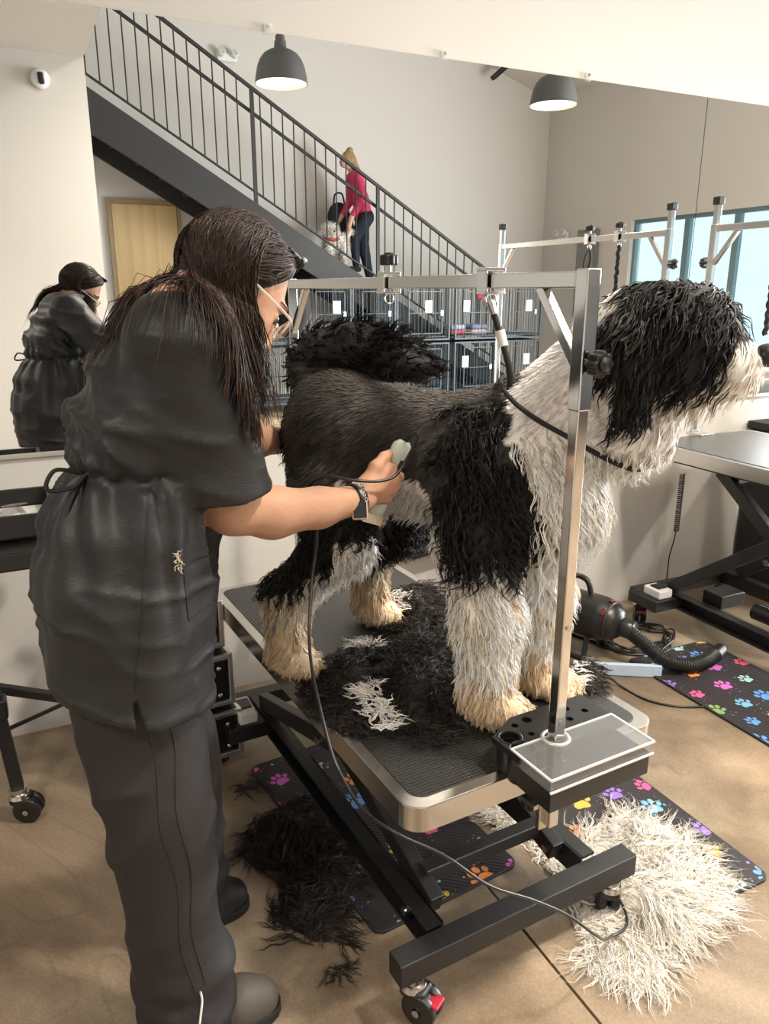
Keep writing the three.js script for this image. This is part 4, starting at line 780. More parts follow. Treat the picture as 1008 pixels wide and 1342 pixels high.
  // nose, eye, tongue side of the muzzle
  const nf = new Field().ell([0.696, 0.808, 0], [0.022, 0.020, 0.025], 0.01).ell([0.668, 0.800, 0], [0.02, 0.02, 0.02], 0.01).less((x, y, z) => Math.hypot((x - 0.716) * 0.8, y - 0.805, Math.abs(z) - 0.010) - 0.0055);
  const nose = obj('nose', mesher(nf, [0.63, 0.77, -0.04], [0.735, 0.84, 0.04], 0.0022), mat(lin(0.012, 0.011, 0.011), 0.3), dog);
  for (const s of [-1, 1]) obj('eye', at(new THREE.SphereGeometry(0.013, 16, 12), 0.586, 0.845, s * 0.052), mat(lin(0.02, 0.01, 0.006), 0.08), dog);
  console.log('dog locks', dark.n, pale.n, fine.n, 'tris', (dark.idx.length + pale.idx.length + fine.idx.length + geo.index.count) / 3);
}

// ---------------------------------------------------------------- the groomer, bent over the dog, facing +x
{
  const BX = 0.2, BZ = 1.2;
  const g = thing('person', 'groomer in black tunic and dark trousers bending over the dog with clippers', 'person', [BX, 0, BZ]);
  const put = (geo) => { geo.translate(-BX, 0, -BZ); return geo; };
  // ---- head, in its own axes: x to the face, y to the crown, z to its right
  const hm = new THREE.Matrix4().makeRotationFromEuler(new THREE.Euler(0, 0.16, -0.78, 'YXZ')).scale(V(0.89, 0.89, 0.89)).setPosition(0.340, 1.456, 1.335), hmi = hm.clone().invert();
  const hf = new Field().ell([-0.012, 0.026, 0], [0.098, 0.090, 0.076], 0.03).ell([0.034, -0.034, 0], [0.062, 0.086, 0.060], 0.03)
    .cap([0.012, -0.075, 0.040], [0.066, -0.104, 0.008], 0.022, 0.018, 0.03).cap([0.012, -0.075, -0.040], [0.066, -0.104, -0.008], 0.022, 0.018, 0.03).ell([0.080, -0.106, 0], [0.018, 0.016, 0.018], 0.02)
    .ell([0.060, -0.036, 0.034], [0.028, 0.034, 0.024], 0.02).ell([0.060, -0.036, -0.034], [0.028, 0.034, 0.024], 0.02)
    .cap([0.090, 0.012, 0], [0.112, -0.028, 0], 0.0085, 0.0115, 0.014).ell([0.115, -0.034, 0], [0.012, 0.011, 0.013], 0.010).ell([0.103, -0.040, 0.012], [0.011, 0.008, 0.008], 0.008).ell([0.103, -0.040, -0.012], [0.011, 0.008, 0.008], 0.008)
    .ell([0.093, -0.067, 0], [0.012, 0.0065, 0.022], 0.006).ell([0.090, -0.080, 0], [0.012, 0.007, 0.019], 0.006)
    .ell([0.082, 0.030, 0.027], [0.014, 0.008, 0.022], 0.014).ell([0.082, 0.030, -0.027], [0.014, 0.008, 0.022], 0.014)
    .less((x, y, z) => Math.hypot(x - 0.099, (y - 0.006) * 1.3, Math.abs(z) - 0.031) - 0.014)
    .ell([0.077, 0.006, 0.031], [0.013, 0.012, 0.014], 0.004).ell([0.077, 0.006, -0.031], [0.013, 0.012, 0.014], 0.004)
    .cap([-0.028, -0.045, 0], [-0.052, -0.115, 0], 0.052, 0.050, 0.03);
  const headGeo = mesher(hf, [-0.15, -0.22, -0.11], [0.15, 0.14, 0.11], 0.0035);
  const SKIN = [0.50, 0.285, 0.195];
  tint(headGeo, (x, y, z) => { const lip = Math.max(0, 1 - Math.hypot((x - 0.096) / 0.016, (y + 0.073) / 0.014, z / 0.024)), brow = Math.abs(Math.hypot((y - 0.033 - 0.006 * Math.cos(z * 40)) / 0.0045, (Math.abs(z) - 0.030) / 0.020)) < 1 && x > 0.06 ? 1 : 0; const m = 1 + 0.08 * fbm(x * 60, y * 60, z * 60, 2);
    return brow ? [0.05, 0.03, 0.022] : [SKIN[0] * m, lerp(SKIN[1], 0.17, lip) * m, lerp(SKIN[2], 0.14, lip) * m]; });
  headGeo.applyMatrix4(hm);
  // ---- body under the clothes
  const bf = new Field().add(loft([[0.82, 0.15, 0.11, 1.22, 0.15], [0.95, 0.145, 0.125, 1.22, 0.165], [1.15, 0.20, 0.11, 1.225, 0.14], [1.30, 0.235, 0.09, 1.235, 0.14], [1.40, 0.25, 0.05, 1.25, 0.07]], 0.82, 1.40), 0.03)
    .cap([0.262, 1.385, 1.265], [0.30, 1.435, 1.305], 0.048, 0.048, 0.03)
    .chain([[0.228, 1.372, 1.395, 0.058], [0.322, 1.088, 1.322, 0.047], [0.40, 1.062, 1.300, 0.046], [0.500, 1.052, 1.275, 0.037], [0.607, 1.052, 1.248, 0.027]], 0.02)
    .chain([[0.262, 1.365, 1.075, 0.056], [0.430, 1.145, 0.890, 0.046], [0.520, 1.105, 0.815, 0.042], [0.640, 1.072, 0.725, 0.028]], 0.02)
    .chain([[0.148, 0.88, 1.27, 0.068], [0.165, 0.48, 1.325, 0.052], [0.165, 0.08, 1.345, 0.036]], 0.03).chain([[0.152, 0.88, 1.17, 0.068], [0.225, 0.48, 1.09, 0.052], [0.232, 0.08, 1.062, 0.036]], 0.03);
  const bodyGeo = mesher(bf, [0, 0.02, 0.66], [0.70, 1.52, 1.50], 0.0075);
  tint(bodyGeo, (x, y, z) => { const m = 1 + 0.07 * fbm(x * 50, y * 50, z * 50, 2); return [SKIN[0] * m, SKIN[1] * m, SKIN[2] * m]; });
  // ---- hands: palm and five bent fingers each
  const rf = new Field().chain([[0.598, 1.053, 1.249, 0.026], [0.625, 1.066, 1.240, 0.024]], 0.01);
  const kn = [[0.676, 1.100, 1.228], [0.684, 1.079, 1.233], [0.679, 1.058, 1.231], [0.667, 1.039, 1.226]];
  kn.forEach(([x, y, z], i) => { rf.cap([0.612, 1.064 + (y - 1.07) * 0.45, 1.241], [x, y, z], 0.0165, 0.0115, 0.014);
    const L = [1, 1.1, 1.0, 0.8][i]; rf.chain([[x, y, z, 0.0112], [x + 0.021 * L, y - 0.002, z - 0.024 * L, 0.0098], [x + 0.012 * L, y - 0.005, z - 0.046 * L, 0.0088], [x - 0.012 * L, y - 0.006, z - 0.050 * L, 0.0078]], 0.005); });
  rf.chain([[0.618, 1.078, 1.238, 0.0165], [0.641, 1.108, 1.232, 0.0135], [0.668, 1.123, 1.216, 0.0110], [0.690, 1.127, 1.199, 0.0088]], 0.008);
  const rightHand = mesher(rf, [0.56, 1.0, 1.15], [0.74, 1.16, 1.29], 0.003);
  const lf = new Field().chain([[0.575, 1.102, 0.900, 0.027], [0.605, 1.104, 0.882, 0.024]], 0.01);
  [[0.024, 0.0], [0.008, 0.006], [-0.008, 0.004], [-0.023, -0.004]].forEach(([dy, e], i) => { const L = [0.95, 1.05, 1, 0.8][i]; lf.cap([0.597, 1.103 + dy * 0.5, 0.886], [0.642, 1.104 + dy, 0.858 - e], 0.016, 0.0115, 0.013); lf.chain([[0.642, 1.104 + dy, 0.858 - e, 0.0112], [0.642 + 0.030 * L, 1.100 + dy * 1.15, 0.838, 0.0098], [0.642 + 0.050 * L, 1.094 + dy * 1.2, 0.822, 0.0088], [0.642 + 0.068 * L, 1.086 + dy * 1.25, 0.812, 0.0076]], 0.005); });
  lf.chain([[0.602, 1.118, 0.885, 0.016], [0.622, 1.140, 0.868, 0.0125], [0.650, 1.150, 0.850, 0.009]], 0.008);
  const leftHand = mesher(lf, [0.55, 1.02, 0.78], [0.74, 1.18, 0.94], 0.003); leftHand.translate(0.055, -0.030, -0.170);
  for (const h of [rightHand, leftHand]) tint(h, (x, y, z) => { const m = 1 + 0.06 * fbm(x * 80, y * 80, z * 80, 2); return [SKIN[0] * m * 1.02, SKIN[1] * m * 0.97, SKIN[2] * m * 0.95]; });
  const whole = fuse([bodyGeo, headGeo, rightHand, leftHand]);
  const cols = []; for (const q of [bodyGeo, headGeo, rightHand, leftHand]) for (const v of q.attributes.color.array) cols.push(v);
  whole.setAttribute('color', new THREE.Float32BufferAttribute(cols, 3));
  obj('body', put(whole), phys(0xffffff, 0.5, { vertexColors: true, specularIntensity: 0.5 }), g);

  // ---- tunic
  const rows = [[0.66, 0.142, 0.140, 1.220, 0.205], [0.80, 0.140, 0.147, 1.220, 0.208], [0.95, 0.146, 0.157, 1.220, 0.212], [1.06, 0.172, 0.157, 1.220, 0.205], [1.165, 0.208, 0.140, 1.225, 0.182], [1.25, 0.222, 0.142, 1.232, 0.190], [1.32, 0.238, 0.124, 1.240, 0.186], [1.39, 0.250, 0.092, 1.245, 0.150], [1.435, 0.268, 0.060, 1.262, 0.080]];
  const tor = loft(rows, 0.66, 1.435);
  const capD = (a, b, ra, rb) => { const f = new Field().cap(a, b, ra, rb, 0.001); return (x, y, z) => f.at(x, y, z); };
  const s1 = capD([0.232, 1.372, 1.385], [0.312, 1.06, 1.335], 0.076, 0.083), s2 = capD([0.262, 1.362, 1.085], [0.44, 1.14, 0.88], 0.074, 0.078);
  const hem = (x, z) => 0.785 - 0.28 * Math.max(0, x - 0.13) - 0.12 * Math.max(0, z - 1.22) + 0.006 * Math.sin(x * 40 + z * 25);
  const folds = (x, y, z) => {
    const a = Math.atan2(z - 1.225, x - 0.18), below = 1.165 - y;
    let f = 0; const own = sstep(-0.03, 0.03, Math.min(s1(x, y, z), s2(x, y, z)) - tor(x, y, z));
    if (below > 0) f += 0.011 * Math.exp(-below / 0.14) * Math.sin(a * 17 + 2 * noise3(a * 3, y * 6, 2)) * sstep(0, 0.02, below) + 0.004 * Math.sin(a * 7 + y * 6);
    else f += 0.0065 * Math.exp(below / 0.06) * Math.sin(a * 21 + 1.5) ;
    f += 0.009 * Math.exp(-(((y - 1.163) / 0.014) ** 2)) * -1 * -1;                               // drawn in at the tie
    f *= own; if (own < 0.99) { const rr = 1 - Math.abs(noise3((x * 0.3 + y) * 15, x * 5, z * 9)); f -= (1 - own) * 0.010 * (rr ** 3 - 0.3); }
    const k = own * sstep(1.16, 1.22, y) * sstep(1.40, 1.32, y), u = x * 0.55 + y * 0.83;
    const rdg = 1 - Math.abs(noise3(u * 22 + z * 5, (x - y * 0.5) * 5, z * 7 + 3)), rd2 = 1 - Math.abs(noise3(u * 41 - z * 9, (x - y * 0.5) * 9, z * 9 + 5)); f -= k * (0.020 * (rdg ** 3 - 0.3) + 0.007 * (rd2 ** 3 - 0.3));
    const low = sstep(1.1, 0.98, y), rh = 1 - Math.abs(noise3(x * 6, y * 22 + x * 4, z * 6 + 9)); f -= 0.008 * low * (rh ** 3 - 0.3);
    f -= 0.003 * fbm(x * 16, y * 30, z * 16, 2);
    return f;
  };
  const tf = new Field().add((x, y, z) => Math.max(tor(x, y, z), hem(x, z) - y), 0.01).ell([0.245, 1.378, 1.262], [0.072, 0.052, 0.115], 0.04)
    .add((x, y, z) => Math.max(s1(x, y, z), 1.122 + 0.10 * (x - 0.3) - y), 0.018).add((x, y, z) => Math.max(s2(x, y, z), 1.185 - y), 0.018)
    .add((x, y, z) => { const q = Math.hypot(x - 0.285, (y - 1.425) * 1.4, z - 1.282); return Math.hypot(q - 0.058, y - 1.424) - 0.014; }, 0.012)      // collar
    .bump(folds)
    .less((x, y, z) => Math.max(Math.abs(x - 0.116 - 0.1 * (0.83 - y)) - 0.006 * sstep(0.84, 0.76, y), y - 0.84, 1.34 - z))                                        // slit at the hem
    .less((x, y, z) => Math.max(new2(x, y, z), -(1.155 - y)))                                                                                    // sleeve opening
    .less((x, y, z) => Math.max(tor(x, y, z) + 0.012, y - hem(x, z) - 0.05));
  const arm1 = capD([0.232, 1.372, 1.385], [0.325, 1.02, 1.325], 0.060, 0.070); function new2(x, y, z) { return arm1(x, y, z); }
  const tGeo = mesher(tf, [-0.06, 0.64, 0.78], [0.54, 1.54, 1.50], 0.0060);
  { const p = tGeo.attributes.position, uv = new Float32Array(p.count * 2); for (let i = 0; i < p.count; i++) { uv[i * 2] = p.getX(i) + p.getZ(i) * 0.8; uv[i * 2 + 1] = p.getY(i); } tGeo.setAttribute('uv', new THREE.BufferAttribute(uv, 2)); }
  const crinkle = dataTex(256, (u, v) => { const n = 0.5 + 0.35 * tileNoise(u, v, 14, 3.7, 4) + 0.25 * tileNoise(u, v, 40, 8.8, 2); return [n, n, n]; });
  M.tunic = phys(lin(0.013, 0.0135, 0.0155), 0.54, { bumpMap: rep(crinkle, 5, 14), bumpScale: 0.0008, sheen: 0.5, sheenRoughness: 0.35, sheenColor: lin(0.25, 0.2, 0.16) });
  obj('tunic', put(tGeo), M.tunic, g);
  const near = (f, x, y) => { let z = 1.6; for (let i = 0; i < 80; i++) { const d = f.at(x, y, z); if (d < 0.0006) break; z -= Math.max(0.0008, d * 0.6); } return z; };
  const tn = (x, y, o = 0.001) => V(x - BX, y, near(tf, x, y) + o - BZ);
  const line = (f, pts, o) => pts.map(([x, y]) => V(x - BX, y, near(f, x, y) + o - BZ));
  // patch pocket outline, side seam, waist casing
  const seam = mat(lin(0.010, 0.010, 0.011), 0.7);
  const seg = (a, b, n = 14) => Array.from({ length: n + 1 }, (_, i) => [lerp(a[0], b[0], i / n), lerp(a[1], b[1], i / n)]);
  obj('pocket_seam', [tube(line(tf, seg([0.212, 1.03], [0.215, 0.93]), 0.0005), 0.0011, 40, 4), tube(line(tf, seg([0.215, 0.93], [0.285, 0.925]), 0.0005), 0.0011, 40, 4), tube(line(tf, seg([0.212, 1.03], [0.29, 1.018]), 0.0008), 0.0014, 40, 4)], seam, g);
  obj('side_seam', tube(line(tf, seg([0.165, 1.13], [0.118, 0.83], 26), 0.0003), 0.0011, 60, 4), seam, g);
  const wl = new Locks(3); const wr = mulberry(9); for (let i = 0; i < 26; i++) { const x = 0.203 + 0.006 * (wr() - 0.5), y = 1.042 + 0.03 * (wr() - 0.5); wl.grow(V(x - BX, y, near(tf, x, y) - BZ), V(wr() - 0.5, wr() - 0.6, 0.5), 0.012, 0.0010, [0.7, 0.6, 0.48], { gravity: 0.5, wave: 0.2, phase: wr() * 6 }); }
  wl.build('frayed_tear', M.hair, g);
  // ties at the back of the waist
  const tie = (pts, w) => { const t = tube(pts.map(([x, y, z]) => V(x - BX, y, z - BZ)), w, 30, 6); return t; };
  obj('waist_tie', [tie([[0.085, 1.168, 1.30], [0.045, 1.178, 1.31], [0.030, 1.150, 1.315], [0.070, 1.150, 1.315], [0.090, 1.166, 1.31]], 0.0035), tie([[0.088, 1.165, 1.30], [0.060, 1.12, 1.32], [0.052, 1.08, 1.33], [0.062, 1.05, 1.335]], 0.004), tie([[0.088, 1.165, 1.30], [0.075, 1.115, 1.325], [0.075, 1.09, 1.335]], 0.004)], seam, g);

  // ---- trousers
  const crease = (x, y, z) => { if (y > 0.80) return 0; const rdg = 1 - Math.abs(noise3(x * 6 + y * 3.2, y * 9 - x * 12, z * 8)); return -0.011 * (rdg * rdg - 0.42) - 0.014 * sstep(0.30, 0.05, y) * (Math.sin(y * 80 + x * 22 + z * 14 + 2 * noise3(x * 9, y * 9, z * 9)) * 0.45 + 0.5 * noise3(x * 12, y * 26, z * 12)) - 0.002 * fbm(x * 20, y * 20, z * 20, 2); };
  const pf = new Field().add(loft([[0.06, 0.172, 0.090, 1.345, 0.082], [0.16, 0.168, 0.104, 1.345, 0.090], [0.30, 0.155, 0.084, 1.34, 0.082], [0.48, 0.152, 0.098, 1.325, 0.090], [0.70, 0.140, 0.112, 1.295, 0.096], [0.86, 0.140, 0.110, 1.275, 0.09]], 0.055, 0.86), 0.02)
    .add(loft([[0.06, 0.235, 0.086, 1.062, 0.078], [0.16, 0.232, 0.088, 1.062, 0.080], [0.48, 0.222, 0.094, 1.09, 0.088], [0.70, 0.17, 0.105, 1.12, 0.095], [0.86, 0.150, 0.105, 1.16, 0.09]], 0.055, 0.86), 0.02).add(loft([[0.72, 0.145, 0.105, 1.22, 0.15], [0.90, 0.146, 0.11, 1.22, 0.15]], 0.74, 0.90), 0.04).bump(crease);
  const pGeo = mesher(pf, [-0.02, 0.03, 0.92], [0.38, 0.93, 1.48], 0.0062);
  M.trouser = mat(lin(0.0150, 0.0125, 0.0135), 0.7); obj('trousers', put(pGeo), M.trouser, g);
  obj('trouser_seam', [tube(line(pf, Array.from({ length: 40 }, (_, i) => [0.135 + 0.03 * (i / 39) + 0.006 * Math.sin(i * 0.35), lerp(0.745, 0.20, i / 39)]), 0.0004), 0.0012, 120, 4), tube(line(pf, Array.from({ length: 40 }, (_, i) => [0.172 + 0.012 * (i / 39) + 0.006 * Math.sin(i * 0.35 + 0.5), lerp(0.735, 0.20, i / 39)]), 0.0004), 0.0012, 120, 4)], seam, g);
  obj('drawcord', tube(line(pf, [[0.180, 0.195], [0.182, 0.17], [0.176, 0.14], [0.170, 0.11], [0.170, 0.08]], 0.002), 0.0022, 40, 6), M.white, g);
  // ---- shoes
  const shoe = (name, cx, cz, a, m, label) => {
    const f = new Field().chain([[-0.085, 0.045, 0, 0.036], [0.0, 0.055, 0, 0.044], [0.085, 0.046, 0.004, 0.046], [0.125, 0.040, 0.004, 0.040]], 0.03, 0.95).cap([-0.02, 0.075, 0], [-0.05, 0.10, 0], 0.042, 0.042, 0.03).cut((x, y) => 0.014 - y).cut((x, y) => y - 0.112);
    const s = obj(name, at(rot(mesher(f, [-0.15, 0, -0.08], [0.19, 0.14, 0.08], 0.005), 0, a, 0), cx - BX, 0, cz - BZ), m, g);
    const sh = new THREE.Shape(); sh.moveTo(-0.122, 0); sh.bezierCurveTo(-0.122, 0.055, -0.06, 0.045, 0, 0.042); sh.bezierCurveTo(0.06, 0.055, 0.172, 0.07, 0.170, 0.0); sh.bezierCurveTo(0.168, -0.065, 0.06, -0.05, 0, -0.042); sh.bezierCurveTo(-0.06, -0.045, -0.122, -0.055, -0.122, 0);
    obj('sole', at(rot(at(plate(sh, 0.022, 0.003, 10), 0, 0.022, 0), 0, a, 0), cx - BX, 0, cz - BZ), mat(lin(0.012, 0.012, 0.012), 0.8), s); s.userData.label = label; return s;
  };
  shoe('shoe', 0.185, 1.348, -0.06, mat(lin(0.085, 0.075, 0.066), 0.62, 0, { bumpMap: rep(fineNoise, 8), bumpScale: 0.001 }), 'dusty grey brown clog'); shoe('shoe', 0.205, 1.058, 0.03, mat(lin(0.016, 0.016, 0.016), 0.5), 'black clog');
  // ---- glasses of clear acetate
  {
    const clear = phys(lin(0.95, 0.88, 0.84), 0.12, { transmission: 0.55, thickness: 0, ior: 1.48 }), rim = (s) => { const pts = []; for (let i = 0; i < 20; i++) { const a = i / 20 * Math.PI * 2, c = Math.cos(a), q = Math.sin(a), k = 1 / Math.pow(Math.abs(c) ** 3 + Math.abs(q) ** 3, 1 / 3); pts.push(V(0.116 - 0.010 * Math.abs(c * k * 0.8 + s * 0.6), 0.0 + q * k * 0.020, s * 0.034 + c * k * 0.0265)); } return tube(pts, 0.0024, 60, 6, true); };
    const gl = obj('glasses', [rim(1), rim(-1), tube([V(0.112, 0.008, -0.008), V(0.117, 0.011, 0), V(0.112, 0.008, 0.008)], 0.0024, 12, 6), ...[1, -1].map((s) => tube([V(0.104, 0.010, s * 0.061), V(0.095, 0.012, s * 0.072), V(0.04, 0.010, s * 0.080), V(-0.03, 0.004, s * 0.085)], 0.0028, 30, 6))].map((q) => put(q.applyMatrix4(hm))), clear, g);
    const lens = (s) => put(at(rot(new THREE.CylinderGeometry(0.024, 0.024, 0.0012, 28), 0, 0, Math.PI / 2), 0.112, 0, s * 0.034).applyMatrix4(hm));
    obj('lens', lens(1), M.glass, gl); obj('lens', lens(-1), M.glass, gl);
    for (const s of [1, -1]) obj('eye', put(at(new THREE.SphereGeometry(0.0105, 14, 10), 0.084, 0.004, s * 0.031).applyMatrix4(hm)), mat(lin(0.10, 0.06, 0.04), 0.15), g);
  }
  // ---- watch
  {
    const q = new THREE.Quaternion().setFromUnitVectors(V(0, 0, 1), V(0.607 - 0.500, 0.0, 1.248 - 1.275).normalize()), C = V(0.585, 1.052, 1.2535);
    const w = new THREE.Group(); w.name = 'wristwatch'; g.add(w);
    const band = new THREE.TorusGeometry(0.0315, 0.0032, 8, 40); band.scale(1, 1.0, 3.2); band.applyQuaternion(q); band.translate(C.x, C.y, C.z); obj('band', put(band), M.blackPlastic, w);
    const face = (geo) => put(geo.rotateX(-0.35).rotateY(-0.30).translate(C.x - 0.004, C.y - 0.012, C.z + 0.032));
    const cs = obj('watch_case', face(new RoundedBoxGeometry(0.032, 0.038, 0.010, 3, 0.005)), mat(lin(0.80, 0.62, 0.56), 0.3, 0.5), w);
    obj('screen', face(new RoundedBoxGeometry(0.026, 0.032, 0.003, 2, 0.0014).translate(0, 0, 0.0048)), mat(lin(0.012, 0.012, 0.014), 0.1), cs);
    const deco = []; for (let i = 0; i < 9; i++) { const a = -0.6 + i * 0.28, b = new THREE.TorusGeometry(0.0035, 0.0008, 5, 10); b.rotateX(0); b.translate(0, 0, 0.0345); b.rotateX(-a); b.applyQuaternion(new THREE.Quaternion().setFromUnitVectors(V(1, 0, 0), V(0.607 - 0.5, 0, 1.248 - 1.275).normalize())); b.translate(C.x + 0.002 * (i % 2), C.y, C.z); deco.push(put(b)); }
    obj('band_pattern', deco, mat(lin(0.6, 0.58, 0.55), 0.5), w);
  }
  // ---- hair: a cap close to the skull and long strands that fall over head and shoulders
  {
    const sk = new Field().ell([-0.014, 0.026, 0], [0.101, 0.094, 0.080], 0.02).ell([-0.026, 0.0, 0], [0.078, 0.078, 0.070], 0.01)
      .less((x, y, z) => (0.40 + 0.58 * (y - 0.026) / 0.096 - (x + 0.014) / 0.103) * 0.085);
    const capG = mesher(sk, [-0.16, -0.16, -0.12], [0.14, 0.16, 0.12], 0.004); capG.applyMatrix4(hm);
    const hc = obj('hair', put(capG), mat(lin(0.016, 0.010, 0.008), 0.5), g); hc.userData.label = 'long dark brown hair pinned half up';
    const L = new Locks(11), r = mulberry(99), R = (a, b) => a + (b - a) * r(), q = V();
    const solid = (p) => { q.copy(p).applyMatrix4(hmi); return Math.min(sk.at(q.x, q.y, q.z), hf.at(q.x, q.y, q.z), Math.min(tor(p.x, p.y, p.z), s1(p.x, p.y, p.z), s2(p.x, p.y, p.z), hump.at(p.x, p.y, p.z)) - 0.010); };
    const hump = new Field().ell([0.245, 1.378, 1.262], [0.080, 0.060, 0.123], 0.04).ell([0.285, 1.424, 1.282], [0.07, 0.014, 0.07], 0.01);
    const out = (p, m) => { for (let i = 0; i < 2; i++) { const d = solid(p); if (d >= m) return; const e = 0.003, gx = solid(V(p.x + e, p.y, p.z)) - d, gy = solid(V(p.x, p.y + e, p.z)) - d, gz = solid(V(p.x, p.y, p.z + e)) - d, n = Math.hypot(gx, gy, gz) || 1; p.x += gx / n * (m - d); p.y += gy / n * (m - d); p.z += gz / n * (m - d); } };
    const tone = () => { const k = r(); return k < 0.2 ? [0.075, 0.036, 0.022] : k < 0.55 ? [0.034, 0.019, 0.013] : [0.017, 0.011, 0.0095]; };
        const RX = 0.103, RY = 0.096, RZ = 0.082, unit = (v) => V((v.x + 0.014) / RX, (v.y - 0.026) / RY, v.z / RZ), back2 = (w, k) => V(-0.014 + w.x * RX * k, 0.026 + w.y * RY * k, w.z * RZ * k);
    const clipAt = unit(V(0.050, 0.118, 0.014)).normalize();
    for (let i = 0; i < 9500; i++) {
      const u = R(-1, 1), a = R(0, 6.283), s = Math.sqrt(1 - u * u), w0 = V(s * Math.cos(a), u, s * Math.sin(a));      // root on the scalp, as a direction
      if (w0.y < -0.4 || w0.x > 0.37 + 0.58 * w0.y) continue;
      const path = [], add = (v) => path.push(v.clone().sub(V(BX, 0, BZ)));
      if (w0.x > 0.22 && w0.y > 0.18) {                      // combed up to the clip
        for (let k = 0; k <= 11; k++) { const t = k / 11, w = w0.clone().lerp(clipAt, t).normalize(); add(back2(w, 1.025 + 0.05 * Math.sin(t * 2.6) + 0.05 * t + 0.012 * Math.sin(i)).addScaledVector(V(R(-1, 1), R(-1, 1), R(-1, 1)), 0.0008).applyMatrix4(hm)); }
        L.strand(path, R(0.0008, 0.0014), tone(), 0.5); continue;
      }
      // combed back and round to behind the temple, then falling
      const side = Math.sign(w0.z) || 1, f = clamp(0.30 + 0.5 * (0.2 - w0.x) + R(-0.28, 0.22), 0, 0.92), tgt = unit(V(lerp(0.038, -0.10, f), lerp(-0.020, -0.045, f), side * lerp(0.076, 0.03, f * f))).normalize(), k0 = R(1.02, 1.12);
      let p = V(), q0 = V();
      for (let k = 0; k <= 5; k++) { const t = k / 5, w = w0.clone().lerp(tgt, t).add(V(-0.35 * Math.sin(t * Math.PI), 0, 0.1 * side * Math.sin(t * Math.PI))).normalize(); q0 = p; p = back2(w, lerp(1.02, k0, Math.min(1, t * 2))).applyMatrix4(hm); add(p); }
      const len = f > 0.5 ? R(0.14, 0.27) : R(0.09, 0.20), st = len / 6, d = p.clone().sub(q0).normalize(), ph = 5 * noise3(w0.x * 3, w0.y * 3, w0.z * 3) + R(0, 1.2), wv = R(0.3, 0.8), m = R(0.002, 0.016);
      p = p.clone();
      for (let k = 1; k <= 6; k++) { const t = k / 6; d.y -= 0.75; d.x += lerp(0.16 * t, -0.30, f * f) + wv * 0.5 * Math.sin(t * 7 + ph); d.z += 0.05 * side + wv * 0.4 * Math.cos(t * 7 + ph); d.normalize(); p.addScaledVector(d, st); out(p, m); add(p); }
      L.strand(path, R(0.0008, 0.0015), tone(), 0.3);
    }
    for (let i = 0; i < 3200; i++) {                                   // the layer that lies close to the scalp
      const u = R(-0.9, 1), a = R(0, 6.283), s = Math.sqrt(1 - u * u), w0 = V(s * Math.cos(a), u, s * Math.sin(a)); if (w0.x > 0.20 + 0.5 * w0.y) continue;
      const side = Math.sign(w0.z) || 1, tgt = V(-0.75, -0.75, side * 0.55).normalize(), path = [], k1 = R(1.02, 1.07), e = R(0.3, 0.6);
      for (let k = 0; k <= 4; k++) path.push(back2(w0.clone().lerp(tgt, e * k / 4).normalize(), k1 + 0.01 * k / 4).applyMatrix4(hm).sub(V(BX, 0, BZ)));
      L.strand(path, R(0.0010, 0.0018), tone(), 0.4);
    }
    L.build('hair_strands', M.hair, hc);
    const clipP = V(0.046, 0.119, 0.022), cl = obj('hair_clip', [at(rot(rbox(0.05, 0.016, 0.018, 0, 0, 0, 0.006, 2), 0, 0.3, 0.2), clipP.x, clipP.y, clipP.z), ...[-1, 0, 1].map((k) => at(rot(rbox(0.006, 0.026, 0.01, 0, 0, 0, 0.002), 0.4, 0, 0), clipP.x + k * 0.014, clipP.y - 0.012, clipP.z + 0.012))].map((q2) => put(q2.applyMatrix4(hm))), M.blackPlastic, g);
    obj('clip_ornament', put(at(new THREE.IcosahedronGeometry(0.006, 1), clipP.x + 0.016, clipP.y + 0.008, clipP.z + 0.004).applyMatrix4(hm)), M.chrome, cl);
    console.log('hair', L.n, L.idx.length / 3);
  }
  globalThis.tunicNear = tn;
}
